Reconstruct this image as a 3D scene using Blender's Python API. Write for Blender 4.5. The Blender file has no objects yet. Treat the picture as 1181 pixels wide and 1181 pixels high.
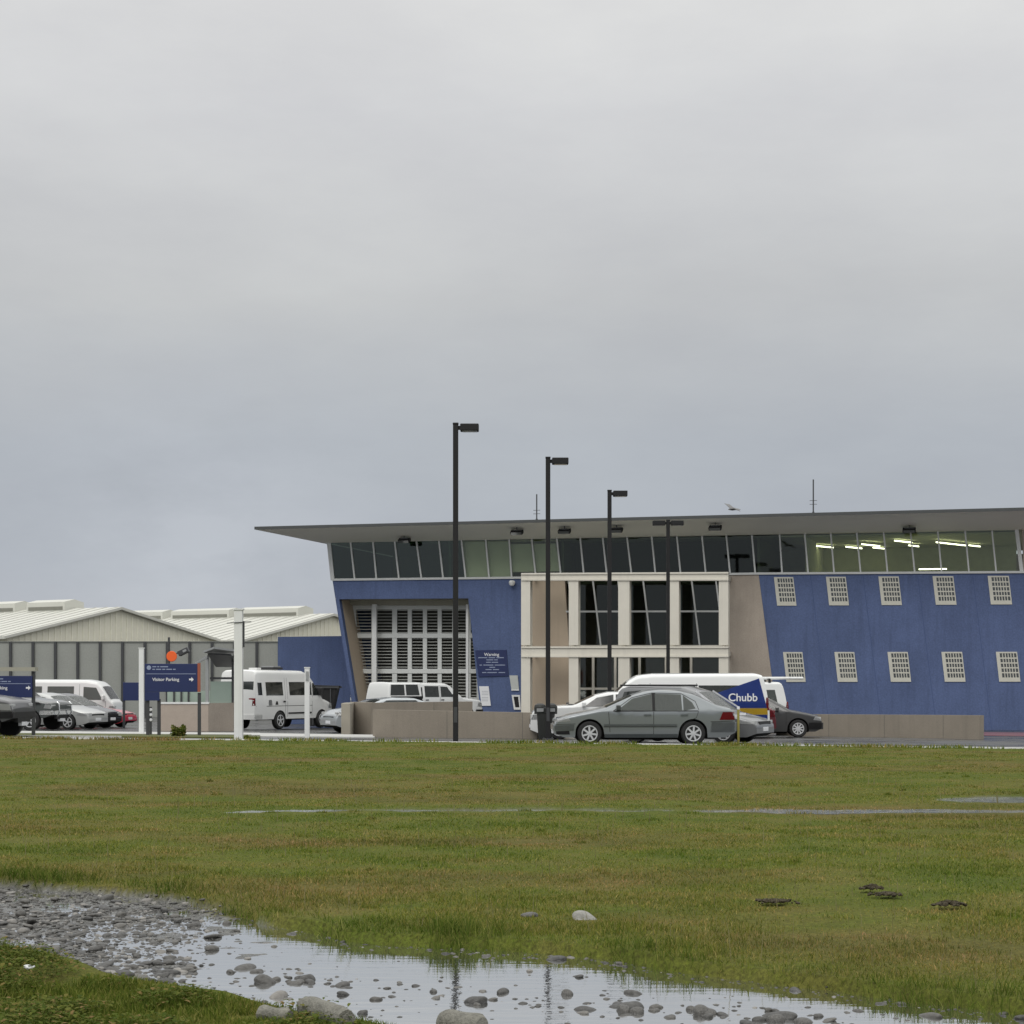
import bpy, bmesh, math, random
import numpy as np
from mathutils import Vector, Matrix
R = math.radians
random.seed(7); rng = np.random.default_rng(7)
S = bpy.context.scene; C = S.collection
FPX = 2200.0; CX = 590.5; HZ = 780.0; EYE = 1.7      # focal length, centre, horizon (photo pixels) and eye height

# ------------------------------------------------------------------ noise / ground
def _hash(i, j, s):
    n = (i.astype(np.int64)*374761393 + j.astype(np.int64)*668265263 + s*974634777) & 0xffffffff
    n = ((n ^ (n >> 13))*1274126177) & 0xffffffff
    return ((n ^ (n >> 16)) & 0xffff)/32767.5 - 1.0
def vnoise(x, y, s=0):
    x = np.asarray(x, float); y = np.asarray(y, float)
    i = np.floor(x); j = np.floor(y); f = x-i; g = y-j
    f = f*f*(3-2*f); g = g*g*(3-2*g)
    a = _hash(i, j, s); b = _hash(i+1, j, s); c = _hash(i, j+1, s); d = _hash(i+1, j+1, s)
    return (a*(1-f)+b*f)*(1-g)+(c*(1-f)+d*f)*g
def fbm(x, y, s=0, o=3):
    t = 0; a = 1; n = 0
    for k in range(o):
        t = t+a*vnoise(np.asarray(x)*2**k, np.asarray(y)*2**k, s+k); n += a; a *= .5
    return t/n
def sm(t):
    t = np.clip(t, 0, 1); return t*t*(3-2*t)
def gp(px, py, z=0.0):
    Y = (EYE-z)*FPX/(py-HZ); return ((px-CX)/FPX*Y, Y)
_up = [gp(*p) for p in ((-400,985),(-150,1003),(0,1013),(90,1020),(200,1031),(300,1050),(400,1074),(500,1080),(600,1087),(700,1095),(800,1111),(900,1122),(1000,1136),(1181,1158),(1400,1185),(1800,1220))]
_lo = [gp(p[0], p[1]+13) for p in ((-400,1010),(-150,1058),(0,1084),(80,1098),(150,1114),(260,1132),(350,1154),(420,1166),(490,1182),(600,1240),(900,1400))]
UX, UY = np.array(_up).T; LX, LY = np.array(_lo).T
LX = np.append(LX, [4, 9]); LY = np.append(LY, [5.2, 4.8])
BAR = np.array([gp(*p, -.05) for p in ((195,1112),(260,1122),(360,1134),(450,1139),(560,1146),(700,1160),(820,1165),(900,1172),(1000,1185))])
WATER = -.06
def edgeY(X): return 48.3-.30*X                       # where the grass meets the car park
def track_mask(X, Y):
    w = .22*fbm(X/.9, Y/.9, 31)
    yu = np.interp(X, UX, UY)+w; yl = np.interp(X, LX, LY)+.6*w
    return sm((yu-Y)/.09)*sm((Y-yl)/.30)
def rill(X, Y):                                       # shallow water lying in the field
    wob = .5*fbm(X/3.0, Y*0+3, 41)
    d1 = np.abs(Y-(24.1+.25*wob))
    a = sm(1.05-d1/(.30+.26*fbm(X/.6, Y/.5, 44)))*sm((X+3.6)/.8)*sm((8.5-X)/.8)*(.55+.45*sm((fbm(X/1.1, Y/2, 43)+.35)/.3))
    d2 = ((X-7.6)/1.7)**2+((Y-26.3)/.75)**2
    b = sm((1.25-d2+.3*wob)/.5)
    d3 = np.abs(Y-(25.6+.2*wob)); c = 0*d3
    return np.maximum(np.maximum(a, b), c)
def lotz(X, Y):
    D = np.asarray(Y, float)-edgeY(np.asarray(X, float))
    return -.035-.0165*np.clip(D, 0, 34)
def hgt(X, Y):
    X = np.asarray(X, float); Y = np.asarray(Y, float)
    b = .035*fbm(X/4, Y/4, 1)+.014*fbm(X/.7, Y/.7, 5)+.01
    m = track_mask(X, Y)
    tr = -.066+.022*fbm(X/.4, Y/.4, 11)+.016*fbm(X/.13, Y/.13, 15)
    tr = tr+.007*sm((-1.95-X)/.9)
    for k in range(len(BAR)-1):
        p, q = BAR[k], BAR[k+1]; dx, dy = q-p
        t = np.clip(((X-p[0])*dx+(Y-p[1])*dy)/(dx*dx+dy*dy), 0, 1)
        d = np.hypot(X-p[0]-t*dx, Y-p[1]-t*dy)
        tr = np.maximum(tr, -.066-.001*k+.034*fbm(X/.22, Y/.22, 19)-.5*d)
    yu = np.interp(X, UX, UY)
    tr = tr-.05*sm((X+1.7)/.8)*sm((yu+.16-Y)/.2)
    h = b*(1-m)+tr*m
    h = h*(1-rill(X, Y))-.045*rill(X, Y)
    D = Y-edgeY(X)
    return np.where(D > .06, lotz(X, Y)-.07, h)
def gz(X, Y): return float(lotz(X, Y)) if Y > edgeY(X) else float(hgt(X, Y))
def at(px, Y): return (px-CX)/FPX*Y
def zp(py, Y): return EYE+(HZ-py)/FPX*Y

# ------------------------------------------------------------------ materials
def new_mat(name):
    m = bpy.data.materials.new(name); m.use_nodes = True
    nt = m.node_tree; return m, nt, nt.nodes, nt.links, nt.nodes['Principled BSDF']
def mixrgb(N, L, fac, a, b, mode='MIX'):
    n = N.new('ShaderNodeMix'); n.data_type = 'RGBA'; n.blend_type = mode
    for s, v in ((n.inputs[0], fac), (n.inputs[6], a), (n.inputs[7], b)):
        if hasattr(v, 'links'): L.new(v, s)
        elif isinstance(v, (int, float)): s.default_value = v
        else: s.default_value = (*v[:3], 1)
    return n.outputs[2]
def noise(N, L, co, scale, detail=4, rough=.55, vec=None):
    n = N.new('ShaderNodeTexNoise'); n.inputs['Scale'].default_value = scale
    n.inputs['Detail'].default_value = detail; n.inputs['Roughness'].default_value = rough
    if vec:
        mp = N.new('ShaderNodeMapping'); mp.inputs['Scale'].default_value = vec
        L.new(co, mp.inputs[0]); co = mp.outputs[0]
    L.new(co, n.inputs['Vector']); return n.outputs['Fac']
def ramp(N, L, fac, stops):
    r = N.new('ShaderNodeValToRGB'); L.new(fac, r.inputs[0])
    e = r.color_ramp.elements
    while len(e) < len(stops): e.new(.5)
    for k, (p, c) in enumerate(stops):
        e[k].position = p; e[k].color = (*c, 1) if not isinstance(c, (int, float)) else (c, c, c, 1)
    return r.outputs[0]
MATS = {}
def mat(name, col, rough=.6, metal=0, var=.12, scale=3.0, fine=60, bump=0, spec=.5, emit=0, coat=0, streak=0):
    if name in MATS: return MATS[name]
    m, nt, N, L, P = new_mat(name)
    tc = N.new('ShaderNodeTexCoord').outputs['Object']
    n1 = noise(N, L, tc, scale); n2 = noise(N, L, tc, fine, 2)
    dark = tuple(c*(1-var) for c in col); lite = tuple(min(1, c*(1+var)) for c in col)
    c = ramp(N, L, n1, ((.3, dark), (.7, lite)))
    c2 = mixrgb(N, L, .5, c, ramp(N, L, n2, ((.3, dark), (.7, lite))))
    if streak:
        n3 = noise(N, L, tc, 1.0, 5, .6, vec=(5, 5, .35))
        c2 = mixrgb(N, L, ramp(N, L, n3, ((.5, 0.0), (.75, streak))), c2, tuple(v*.55 for v in col))
    L.new(c2, P.inputs['Base Color'])
    P.inputs['Roughness'].default_value = rough; P.inputs['Metallic'].default_value = metal
    P.inputs['Specular IOR Level'].default_value = spec
    if coat: P.inputs['Coat Weight'].default_value = coat; P.inputs['Coat Roughness'].default_value = .06
    if emit:
        P.inputs['Emission Color'].default_value = (*col, 1); P.inputs['Emission Strength'].default_value = emit
    if bump:
        b = N.new('ShaderNodeBump'); b.inputs['Strength'].default_value = bump; b.inputs['Distance'].default_value = .02
        L.new(n2, b.inputs['Height']); L.new(b.outputs[0], P.inputs['Normal'])
    MATS[name] = m; return m
def thin_glass(name, tint, gloss=.0):
    m, nt, N, L, P = new_mat(name); N.remove(P)
    out = N['Material Output']
    tr = N.new('ShaderNodeBsdfTransparent'); tr.inputs[0].default_value = (*tint, 1)
    gl = N.new('ShaderNodeBsdfGlossy'); gl.inputs['Roughness'].default_value = .03
    gl.inputs['Color'].default_value = (.9, .93, .92, 1)
    fr = N.new('ShaderNodeFresnel'); fr.inputs[0].default_value = 1.5
    ad = N.new('ShaderNodeMath'); ad.operation = 'ADD'; ad.inputs[1].default_value = gloss; ad.use_clamp = True
    tc = N.new('ShaderNodeTexCoord').outputs['Object']
    b = N.new('ShaderNodeBump'); b.inputs['Strength'].default_value = .06
    L.new(noise(N, L, tc, .8, 2), b.inputs['Height']); L.new(b.outputs[0], gl.inputs['Normal'])
    mx = N.new('ShaderNodeMixShader'); L.new(fr.outputs[0], ad.inputs[0]); L.new(ad.outputs[0], mx.inputs[0])
    L.new(tr.outputs[0], mx.inputs[1]); L.new(gl.outputs[0], mx.inputs[2]); L.new(mx.outputs[0], out.inputs[0])
    return m
def grass_colour(N, L):
    co = N.new('ShaderNodeNewGeometry').outputs['Position']
    a = noise(N, L, co, .16, 5, .6, vec=(.8, 1.5, 1)); b = noise(N, L, co, .9, 4, .6)
    c = ramp(N, L, a, ((.40, (.125, .178, .024)), (.48, (.160, .198, .029)), (.53, (.200, .178, .044)), (.60, (.205, .150, .058))))
    d = ramp(N, L, b, ((.36, (.078, .122, .019)), (.50, (.148, .172, .032)), (.64, (.235, .195, .066))))
    return mixrgb(N, L, .5, c, d), co
def blade_mat(name, lush):
    m, nt, N, L, P = new_mat(name)
    if lush:
        isl = N.new('ShaderNodeNewGeometry').outputs['Random Per Island']
        col = ramp(N, L, isl, ((0, (.055, .085, .014)), (.45, (.095, .125, .022)), (.8, (.150, .160, .036)), (.93, (.20, .15, .05)), (1, (.26, .17, .08))))
    else:
        g, co = grass_colour(N, L)
        la = N.new('ShaderNodeAttribute'); la.attribute_name = 'lush'; g = mixrgb(N, L, la.outputs['Fac'], g, (.085,.120,.020))
        isl = N.new('ShaderNodeNewGeometry').outputs['Random Per Island']
        v = ramp(N, L, isl, ((0, (.5, .6, .5)), (.5, (1.05, 1.1, 1.0)), (.75, (1.5, 1.3, 1.4)), (.92, (2.0, 1.5, 2.4)), (1, (2.5, 1.9, 3.2))))
        col = mixrgb(N, L, 1.0, g, v, 'MULTIPLY')
    L.new(col, P.inputs['Base Color']); P.inputs['Roughness'].default_value = .7
    P.inputs['Specular IOR Level'].default_value = .05
    tl = N.new('ShaderNodeBsdfTranslucent'); L.new(col, tl.inputs[0])
    mx = N.new('ShaderNodeMixShader'); mx.inputs[0].default_value = .35
    L.new(P.outputs[0], mx.inputs[1]); L.new(tl.outputs[0], mx.inputs[2]); L.new(mx.outputs[0], N['Material Output'].inputs[0])
    return m
def ground_mat():
    m, nt, N, L, P = new_mat('turf and wet gravel')
    g, co = grass_colour(N, L)
    f = noise(N, L, co, 38, 4, .7)
    soil = mixrgb(N, L, ramp(N, L, f, ((.3, .1), (.65, .8))), g, (.045, .043, .016))
    # gravel
    vo = N.new('ShaderNodeTexVoronoi'); vo.inputs['Scale'].default_value = 26; L.new(co, vo.inputs['Vector'])
    vo2 = N.new('ShaderNodeTexVoronoi'); vo2.inputs['Scale'].default_value = 70; L.new(co, vo2.inputs['Vector'])
    sep = N.new('ShaderNodeSeparateColor'); L.new(vo.outputs['Color'], sep.inputs[0])
    gc = ramp(N, L, sep.outputs[0], ((0, (.07, .07, .065)), (.5, (.15, .15, .145)), (1, (.28, .275, .26))))
    gc2 = mixrgb(N, L, ramp(N, L, vo2.outputs['Distance'], ((0, .0), (.5, .6))), gc, (.06, .058, .05))
    at_ = N.new('ShaderNodeAttribute'); at_.attribute_name = 'track'
    L.new(mixrgb(N, L, at_.outputs['Fac'], soil, gc2), P.inputs['Base Color'])
    rr = N.new('ShaderNodeMapRange'); L.new(at_.outputs['Fac'], rr.inputs[0])
    sr = N.new('ShaderNodeMapRange'); L.new(at_.outputs['Fac'], sr.inputs[0]); sr.inputs[3].default_value = .06; sr.inputs[4].default_value = .6; L.new(sr.outputs[0], P.inputs['Specular IOR Level'])
    rr.inputs[3].default_value = .9; rr.inputs[4].default_value = .2; L.new(rr.outputs[0], P.inputs['Roughness'])
    hm = N.new('ShaderNodeMath'); hm.operation = 'MULTIPLY'; L.new(vo.outputs['Distance'], hm.inputs[0]); L.new(at_.outputs['Fac'], hm.inputs[1])
    ha = N.new('ShaderNodeMath'); ha.operation = 'ADD'; L.new(hm.outputs[0], ha.inputs[0]); L.new(f, ha.inputs[1])
    b = N.new('ShaderNodeBump'); b.inputs['Strength'].default_value = .7; b.inputs['Distance'].default_value = .03
    L.new(ha.outputs[0], b.inputs['Height']); L.new(b.outputs[0], P.inputs['Normal'])
    return m
def asphalt_mat():
    m, nt, N, L, P = new_mat('wet asphalt')
    co = N.new('ShaderNodeNewGeometry').outputs['Position']
    a = noise(N, L, co, .25, 4, .6, vec=(1, 1.8, 1)); f = noise(N, L, co, 80, 2)
    L.new(mixrgb(N, L, .5, ramp(N, L, a, ((.35, .04), (.65, .075))), ramp(N, L, f, ((.3, .03), (.7, .09)))), P.inputs['Base Color'])
    L.new(ramp(N, L, a, ((.42, .16), (.62, .5))), P.inputs['Roughness'])
    b = N.new('ShaderNodeBump'); b.inputs['Strength'].default_value = .15; b.inputs['Distance'].default_value = .006
    L.new(f, b.inputs['Height']); L.new(b.outputs[0], P.inputs['Normal'])
    return m
def water_mat(nm='rain water', ruffle=.036):
    m, nt, N, L, P = new_mat(nm); N.remove(P)
    co = N.new('ShaderNodeNewGeometry').outputs['Position']
    di = N.new('ShaderNodeBsdfDiffuse'); di.inputs[0].default_value = (.16, .155, .14, 1)
    gl = N.new('ShaderNodeBsdfGlossy'); gl.inputs['Roughness'].default_value = .035; gl.inputs['Color'].default_value = (.88, .89, .90, 1)
    fr = N.new('ShaderNodeFresnel'); fr.inputs[0].default_value = 1.75
    mr = N.new('ShaderNodeMapRange'); mr.inputs[1].default_value = 0.05; mr.inputs[2].default_value = .5; mr.inputs[3].default_value = .12; mr.inputs[4].default_value = .93
    L.new(fr.outputs[0], mr.inputs[0])
    n1 = noise(N, L, co, 5, 3, .5, vec=(.5, 2.2, 1)); n2 = noise(N, L, co, 40, 2, .5)
    ad = N.new('ShaderNodeMath'); ad.operation = 'MULTIPLY_ADD'; ad.inputs[1].default_value = .12; L.new(n2, ad.inputs[0]); L.new(n1, ad.inputs[2])
    b = N.new('ShaderNodeBump'); b.inputs['Strength'].default_value = ruffle; b.inputs['Distance'].default_value = .05
    L.new(ad.outputs[0], b.inputs['Height']); L.new(b.outputs[0], gl.inputs['Normal'])
    mx = N.new('ShaderNodeMixShader'); L.new(mr.outputs[0], mx.inputs[0])
    L.new(di.outputs[0], mx.inputs[1]); L.new(gl.outputs[0], mx.inputs[2]); L.new(mx.outputs[0], N['Material Output'].inputs[0])
    return m
def stone_mat():
    m, nt, N, L, P = new_mat('wet river stone')
    oi = N.new('ShaderNodeNewGeometry').outputs['Random Per Island']; ob = N.new('ShaderNodeObjectInfo').outputs['Random']
    s = N.new('ShaderNodeMath'); s.operation = 'ADD'; L.new(oi, s.inputs[0]); L.new(ob, s.inputs[1])
    fr = N.new('ShaderNodeMath'); fr.operation = 'FRACT'; L.new(s.outputs[0], fr.inputs[0])
    co = N.new('ShaderNodeNewGeometry').outputs['Position']
    n = noise(N, L, co, 45, 4)
    c = ramp(N, L, fr.outputs[0], ((0, (.018,.017,.014)), (.5, (.050,.046,.038)), (.82, (.115,.107,.092)), (1, (.32,.30,.27))))
    L.new(mixrgb(N, L, .35, c, ramp(N, L, n, ((.35, .02), (.7, .13)))), P.inputs['Base Color'])
    P.inputs['Roughness'].default_value = .42
    b = N.new('ShaderNodeBump'); b.inputs['Strength'].default_value = .5; b.inputs['Distance'].default_value = .01
    L.new(n, b.inputs['Height']); L.new(b.outputs[0], P.inputs['Normal'])
    return m

# ------------------------------------------------------------------ object helpers
def tag(o, label=None, cat=None, group=None, kind=None):
    if label: o['label'] = label
    if cat: o['category'] = cat
    if group: o['group'] = group
    if kind: o['kind'] = kind
    return o
def empty(name, loc=(0,0,0), rz=0, label=None, cat=None, group=None):
    o = bpy.data.objects.new(name, None); C.objects.link(o); o.empty_display_size = .2
    o.location = loc; o.rotation_euler = (0,0,rz); return tag(o, label, cat, group)
def obj(name, bm, m, parent=None, smooth=False, loc=None, rz=None):
    me = bpy.data.meshes.new(name)
    if isinstance(bm, bmesh.types.BMesh):
        bmesh.ops.recalc_face_normals(bm, faces=bm.faces)
        bm.to_mesh(me); bm.free()
    else: me = bm; me.name = name
    for q in (m if isinstance(m, (list, tuple)) else [m]): me.materials.append(q)
    if smooth:
        me.polygons.foreach_set('use_smooth', [True]*len(me.polygons))
        if len(me.polygons) < 20000: me.set_sharp_from_angle(angle=R(38))
    o = bpy.data.objects.new(name, me); C.objects.link(o)
    if parent: o.parent = parent
    if loc: o.location = loc
    if rz is not None: o.rotation_euler = (0,0,rz)
    return o
def npmesh(name, V, F):
    me = bpy.data.meshes.new(name); V = np.asarray(V, np.float32); F = np.asarray(F, np.int32); k = F.shape[1]
    me.vertices.add(len(V)); me.vertices.foreach_set('co', V.ravel())
    me.loops.add(F.size); me.loops.foreach_set('vertex_index', F.ravel())
    me.polygons.add(len(F)); me.polygons.foreach_set('loop_start', np.arange(0, F.size, k, dtype=np.int32))
    me.update(calc_edges=True); return me
def BM(): return bmesh.new()
def box(bm, x0, x1, y0, y1, z0, z1, M=None, bev=0):
    vs = [bm.verts.new(p) for p in ((x0,y0,z0),(x1,y0,z0),(x1,y1,z0),(x0,y1,z0),(x0,y0,z1),(x1,y0,z1),(x1,y1,z1),(x0,y1,z1))]
    fs = [bm.faces.new([vs[i] for i in f]) for f in ((0,3,2,1),(4,5,6,7),(0,1,5,4),(1,2,6,5),(2,3,7,6),(3,0,4,7))]
    if M is not None: bmesh.ops.transform(bm, matrix=M, verts=vs)
    if bev:
        es = {e for f in fs for e in f.edges}
        bmesh.ops.bevel(bm, geom=list(es), offset=bev, segments=2, affect='EDGES', profile=.5)
    return bm
def tube(bm, pts, r, n=8, cap=True):
    rings = []
    pts = [Vector(p) for p in pts]
    for i, p in enumerate(pts):
        d = (pts[min(i+1, len(pts)-1)]-pts[max(i-1, 0)]).normalized()
        a = d.orthogonal().normalized(); b = d.cross(a)
        rr = r[i] if isinstance(r, (list, tuple)) else r
        rings.append([bm.verts.new(p+(a*math.cos(t)+b*math.sin(t))*rr) for t in (2*math.pi*k/n for k in range(n))])
    for A, B in zip(rings, rings[1:]):
        off = min(range(n), key=lambda o: (A[0].co-B[o].co).length)
        for k in range(n):
            bm.faces.new((A[k], A[(k+1)%n], B[(k+1+off)%n], B[(k+off)%n]))
    if cap: bm.faces.new(rings[0]); bm.faces.new(rings[-1])
    return bm
def lathe(bm, prof, n=20, axis='Z', M=None):
    """prof: list of (radius, height)"""
    rings = []; new = []
    for r, h in prof:
        ring = []
        for k in range(n):
            t = 2*math.pi*k/n; c, s = math.cos(t)*r, math.sin(t)*r
            p = (c, s, h) if axis == 'Z' else (c, h, s)
            v = bm.verts.new(p); ring.append(v); new.append(v)
        rings.append(ring)
    for A, B in zip(rings, rings[1:]):
        for k in range(n): bm.faces.new((A[k], A[(k+1)%n], B[(k+1)%n], B[k]))
    if prof[0][0] > 1e-4: bm.faces.new(rings[0])
    if prof[-1][0] > 1e-4: bm.faces.new(rings[-1])
    if M is not None: bmesh.ops.transform(bm, matrix=M, verts=new)
    return bm
def prism(bm, pts, d):
    """extrude the 3-D polygon pts by the vector d"""
    a = [bm.verts.new(p) for p in pts]; b = [bm.verts.new(Vector(p)+Vector(d)) for p in pts]
    bm.faces.new(a); bm.faces.new(b[::-1]); n = len(a)
    for k in range(n): bm.faces.new((a[k], b[k], b[(k+1)%n], a[(k+1)%n]))
    return bm
def text(name, body, size, m, parent, M, depth=.004, align='LEFT'):
    cu = bpy.data.curves.new(name, 'FONT'); cu.body = body; cu.size = size; cu.extrude = depth; cu.align_x = align; cu.offset = size*.012
    t = bpy.data.objects.new(name, cu); C.objects.link(t)
    me = bpy.data.meshes.new_from_object(t.evaluated_get(bpy.context.evaluated_depsgraph_get()))
    bpy.data.objects.remove(t); bpy.data.curves.remove(cu)
    me.transform(M); return obj(name, me, m, parent)
UPRIGHT = Matrix.Rotation(R(90), 4, 'X')             # text laid in the XZ plane, read from -Y

# ------------------------------------------------------------------ palette
white = mat('white painted steel', (.74,.75,.74), .4, var=.05, streak=.25)
cream = mat('cream painted steel', (.66,.63,.55), .45, var=.05, streak=.2)
blackm = mat('black painted steel', (.007,.007,.008), .75, var=.2)
darkm = mat('dark grey metal', (.05,.052,.055), .45, var=.15)
galv = mat('galvanised steel', (.36,.37,.37), .45, .5, var=.1)
blue = mat('blue rendered concrete', (.093,.128,.245), .8, var=.24, scale=.5, fine=16, bump=.2, streak=.4, spec=.25)
beige = mat('beige concrete', (.37,.32,.27), .8, var=.2, scale=.8, fine=30, bump=.2, streak=.2)
tan = mat('tan plaster', (.50,.41,.31), .8, var=.08, scale=.8, fine=30, streak=.15)
olive = mat('olive grey plaster', (.34,.33,.27), .8, var=.08)
conc = mat('weathered concrete', (.245,.215,.175), .85, var=.14, scale=1.3, fine=35, bump=.3, streak=.25)
pale_conc = mat('pale footpath concrete', (.47,.47,.45), .5, var=.12, scale=.8, fine=40)
soffit_m = mat('soffit lining', (.80,.79,.71), .7, var=.05, scale=.5)
fascia_m = mat('roof fascia', (.06,.065,.065), .5)
roof_m = mat('pale roof steel', (.5,.51,.5), .4)
alum = mat('aluminium frame', (.55,.56,.55), .4, .3, var=.05)
interior = mat('room lining', (.46,.47,.32), .9)
darkroom = mat('painted room darkness', (.03,.03,.03), .9)  # near-black colour stands in for the missing light inside
blind = mat('olive blind', (.62,.62,.50), .9, var=.06)
tubem = mat('fluorescent tube', (1,.97,.72), .5, emit=5.0, var=0)
signblue = mat('navy sign enamel', (.012,.023,.095), .45, var=.08)
letter = mat('white lettering', (.75,.76,.78), .5, var=.02)
faint = mat('pale blue lettering', (.28,.33,.46), .5, var=.03)
orange = mat('orange enamel', (.85,.13,.02), .5, var=.03)
rust = mat('rust red edge', (.32,.09,.05), .6)
tyre_m = mat('tyre rubber', (.015,.015,.015), .75, var=.2)
rim_m = mat('silver rim', (.52,.53,.54), .4, .15, var=.05)
under = mat('underbody', (.012,.012,.012), .9)
greyglass = mat('opaque grey van glass', (.17,.18,.165), .06, var=.05, spec=.9, coat=.6)  # opaque; grey base imitates the light seen through the windows
carglass = mat('car glass', (.035,.042,.040), .04, var=.05, spec=.9, coat=.6)
carglass2 = mat('pale car glass', (.10,.115,.105), .05, var=.05, spec=.9, coat=.6)  # paler base carries reflection and light coming through the glass
lampglass = mat('headlamp lens', (.55,.56,.56), .12, .2, var=.05)
redlamp = mat('tail lamp red', (.22,.012,.018), .2, var=.05)
amber = mat('amber lens', (.6,.16,.02), .2, var=.05)
trim = mat('black trim', (.02,.02,.021), .55)
chrome = mat('chrome', (.7,.71,.72), .15, .9, var=.02)
yellow = mat('yellow paint', (.62,.42,.03), .45)
greenglass = mat('pale green shelter panel', (.36,.44,.38), .25, var=.05)
gravel_stone = stone_mat()
glass_dark = thin_glass('tinted window glass', (.55,.60,.55))
glass_clear = thin_glass('clear window glass', (.84,.88,.82))
glass_green = thin_glass('green window glass', (.48,.58,.52), .02)

# ------------------------------------------------------------------ world and light
w = bpy.data.worlds.new('World'); S.world = w; w.use_nodes = True
N, L = w.node_tree.nodes, w.node_tree.links
bg = N['Background']; bg.inputs['Strength'].default_value = .1
sky = N.new('ShaderNodeTexSky'); sky.sky_type = 'NISHITA'; sky.sun_disc = False
sky.sun_elevation = R(42); sky.sun_rotation = R(200)
dirn = N.new('ShaderNodeTexCoord').outputs['Generated']
sx = N.new('ShaderNodeSeparateXYZ'); L.new(dirn, sx.inputs[0])
wob = noise(N, L, dirn, 2.2, 5, .55, vec=(1, 1, 3.2))
zz = N.new('ShaderNodeMath'); zz.operation = 'MULTIPLY_ADD'; zz.inputs[1].default_value = .075
sb = N.new('ShaderNodeMath'); sb.operation = 'SUBTRACT'; sb.inputs[1].default_value = .5; L.new(wob, sb.inputs[0])
L.new(sb.outputs[0], zz.inputs[0]); L.new(sx.outputs['Z'], zz.inputs[2])
grad = ramp(N, L, zz.outputs[0], ((0, (.455,.475,.52)), (.05, (.425,.455,.505)), (.12, (.440,.468,.508)), (.20, (.548,.558,.565)), (.29, (.66,.665,.675)), (.36, (.77,.77,.76)), (.62, (1.25,1.25,1.22)), (1, (1.7,1.7,1.66))))
n2 = noise(N, L, dirn, 3.0, 6, .6, vec=(1.6, 1, 4.5))
cl = mixrgb(N, L, 1.0, grad, ramp(N, L, n2, ((.3, (.935,.935,.945)), (.7, (1.06,1.06,1.05)))), 'MULTIPLY')
md = N.new('ShaderNodeVectorMath'); md.operation = 'DISTANCE'; md.inputs[1].default_value = (-.16, .985, .055); L.new(dirn, md.inputs[0])
n3 = noise(N, L, dirn, 9.0, 6, .6, vec=(1, 1, 2.2))
mm = N.new('ShaderNodeMath'); mm.operation = 'MULTIPLY'; L.new(ramp(N, L, md.outputs['Value'], ((0, 1.0), (.13, 0.0))), mm.inputs[0]); L.new(ramp(N, L, n3, ((.36, .1), (.60, .85))), mm.inputs[1])
cl = mixrgb(N, L, mm.outputs[0], cl, (.53,.56,.61))
sc = N.new('ShaderNodeVectorMath'); sc.operation = 'SCALE'; sc.inputs['Scale'].default_value = 10.0; L.new(cl, sc.inputs[0])
L.new(mixrgb(N, L, .97, sky.outputs[0], sc.outputs[0]), bg.inputs['Color'])
sun = bpy.data.lights.new('sun', 'SUN'); sun.energy = 1.0; sun.angle = R(35); sun.color = (1, .97, .93)
so = bpy.data.objects.new('sun', sun); C.objects.link(so)
so.rotation_euler = (R(48), 0, R(-20))
S.view_settings.view_transform = 'Standard'; S.view_settings.look = 'None'; S.view_settings.exposure = 0.0; S.view_settings.gamma = 1

# ------------------------------------------------------------------ ground sheet
ny, nx = 460, 420
ys = np.concatenate([np.geomspace(3.0, 7.6, 30)[:-1], np.geomspace(7.6, 20, 250)[:-1], np.geomspace(20, 60, 150)[:-1], np.geomspace(60, 900, 33)])
ny = len(ys)
ss = np.linspace(-1, 1, nx); ss = np.sign(ss)*(np.abs(ss)*.36+.9*np.abs(ss)**6)
XX = ss[None,:]*ys[:,None]+0.0; YY = np.repeat(ys[:,None], nx, 1)
ZZ = hgt(XX, YY)
V = np.stack([XX, YY, ZZ], -1).reshape(-1, 3)
i, j = np.meshgrid(np.arange(ny-1), np.arange(nx-1), indexing='ij'); a = (i*nx+j).ravel()
F = np.stack([a, a+1, a+nx+1, a+nx], 1)
me = npmesh('ground', V, F)
rim = np.maximum(sm((-1.9-XX)/.8), sm((np.interp(XX, UX, UY)-.22-YY)/.12)); tk = np.maximum(sm(track_mask(XX, YY)*1.6-.3)*rim, .85*sm(rill(XX, YY)*1.4-.3))
me.attributes.new('track', 'FLOAT', 'POINT').data.foreach_set('value', tk.ravel().astype(np.float32))
g = obj('ground', me, ground_mat(), smooth=True); tag(g, 'rough grass field crossed by a wet gravel track', kind='structure')
def water_sheet(name, x0, x1, y0, y1, z, label):
    bm = BM(); vs = [bm.verts.new(p) for p in ((x0,y0,z),(x1,y0,z),(x1,y1,z),(x0,y1,z))]; bm.faces.new(vs)
    return tag(obj(name, bm, wmat), label, kind='structure')
wmat = water_mat()
# puddle sheets follow the hollow they lie in
def water_patch(name, xs, ys, z, mask, label, wmat=wmat):
    bm = BM(); Xg, Yg = np.meshgrid(xs, ys); Mk = mask(Xg, Yg); vs = {}
    def v(i, j):
        if (i, j) not in vs: vs[i, j] = bm.verts.new((xs[j], ys[i], z))
        return vs[i, j]
    for i in range(len(ys)-1):
        for j in range(len(xs)-1):
            if Mk[i:i+2, j:j+2].max() > .02: bm.faces.new((v(i,j), v(i,j+1), v(i+1,j+1), v(i+1,j)))
    return tag(obj(name, bm, wmat), label, kind='structure')
water_patch('puddle', np.arange(-9, 7, .2), np.arange(3.2, 18, .2), WATER, track_mask, 'long shallow rain puddle on the gravel track')
water_patch('puddle', np.arange(-6, 10.5, .15), np.arange(22.5, 28.5, .1), -.006, rill, 'thin strips of rain water lying across the field', water_mat('wind ruffled rain water', .22))

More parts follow.
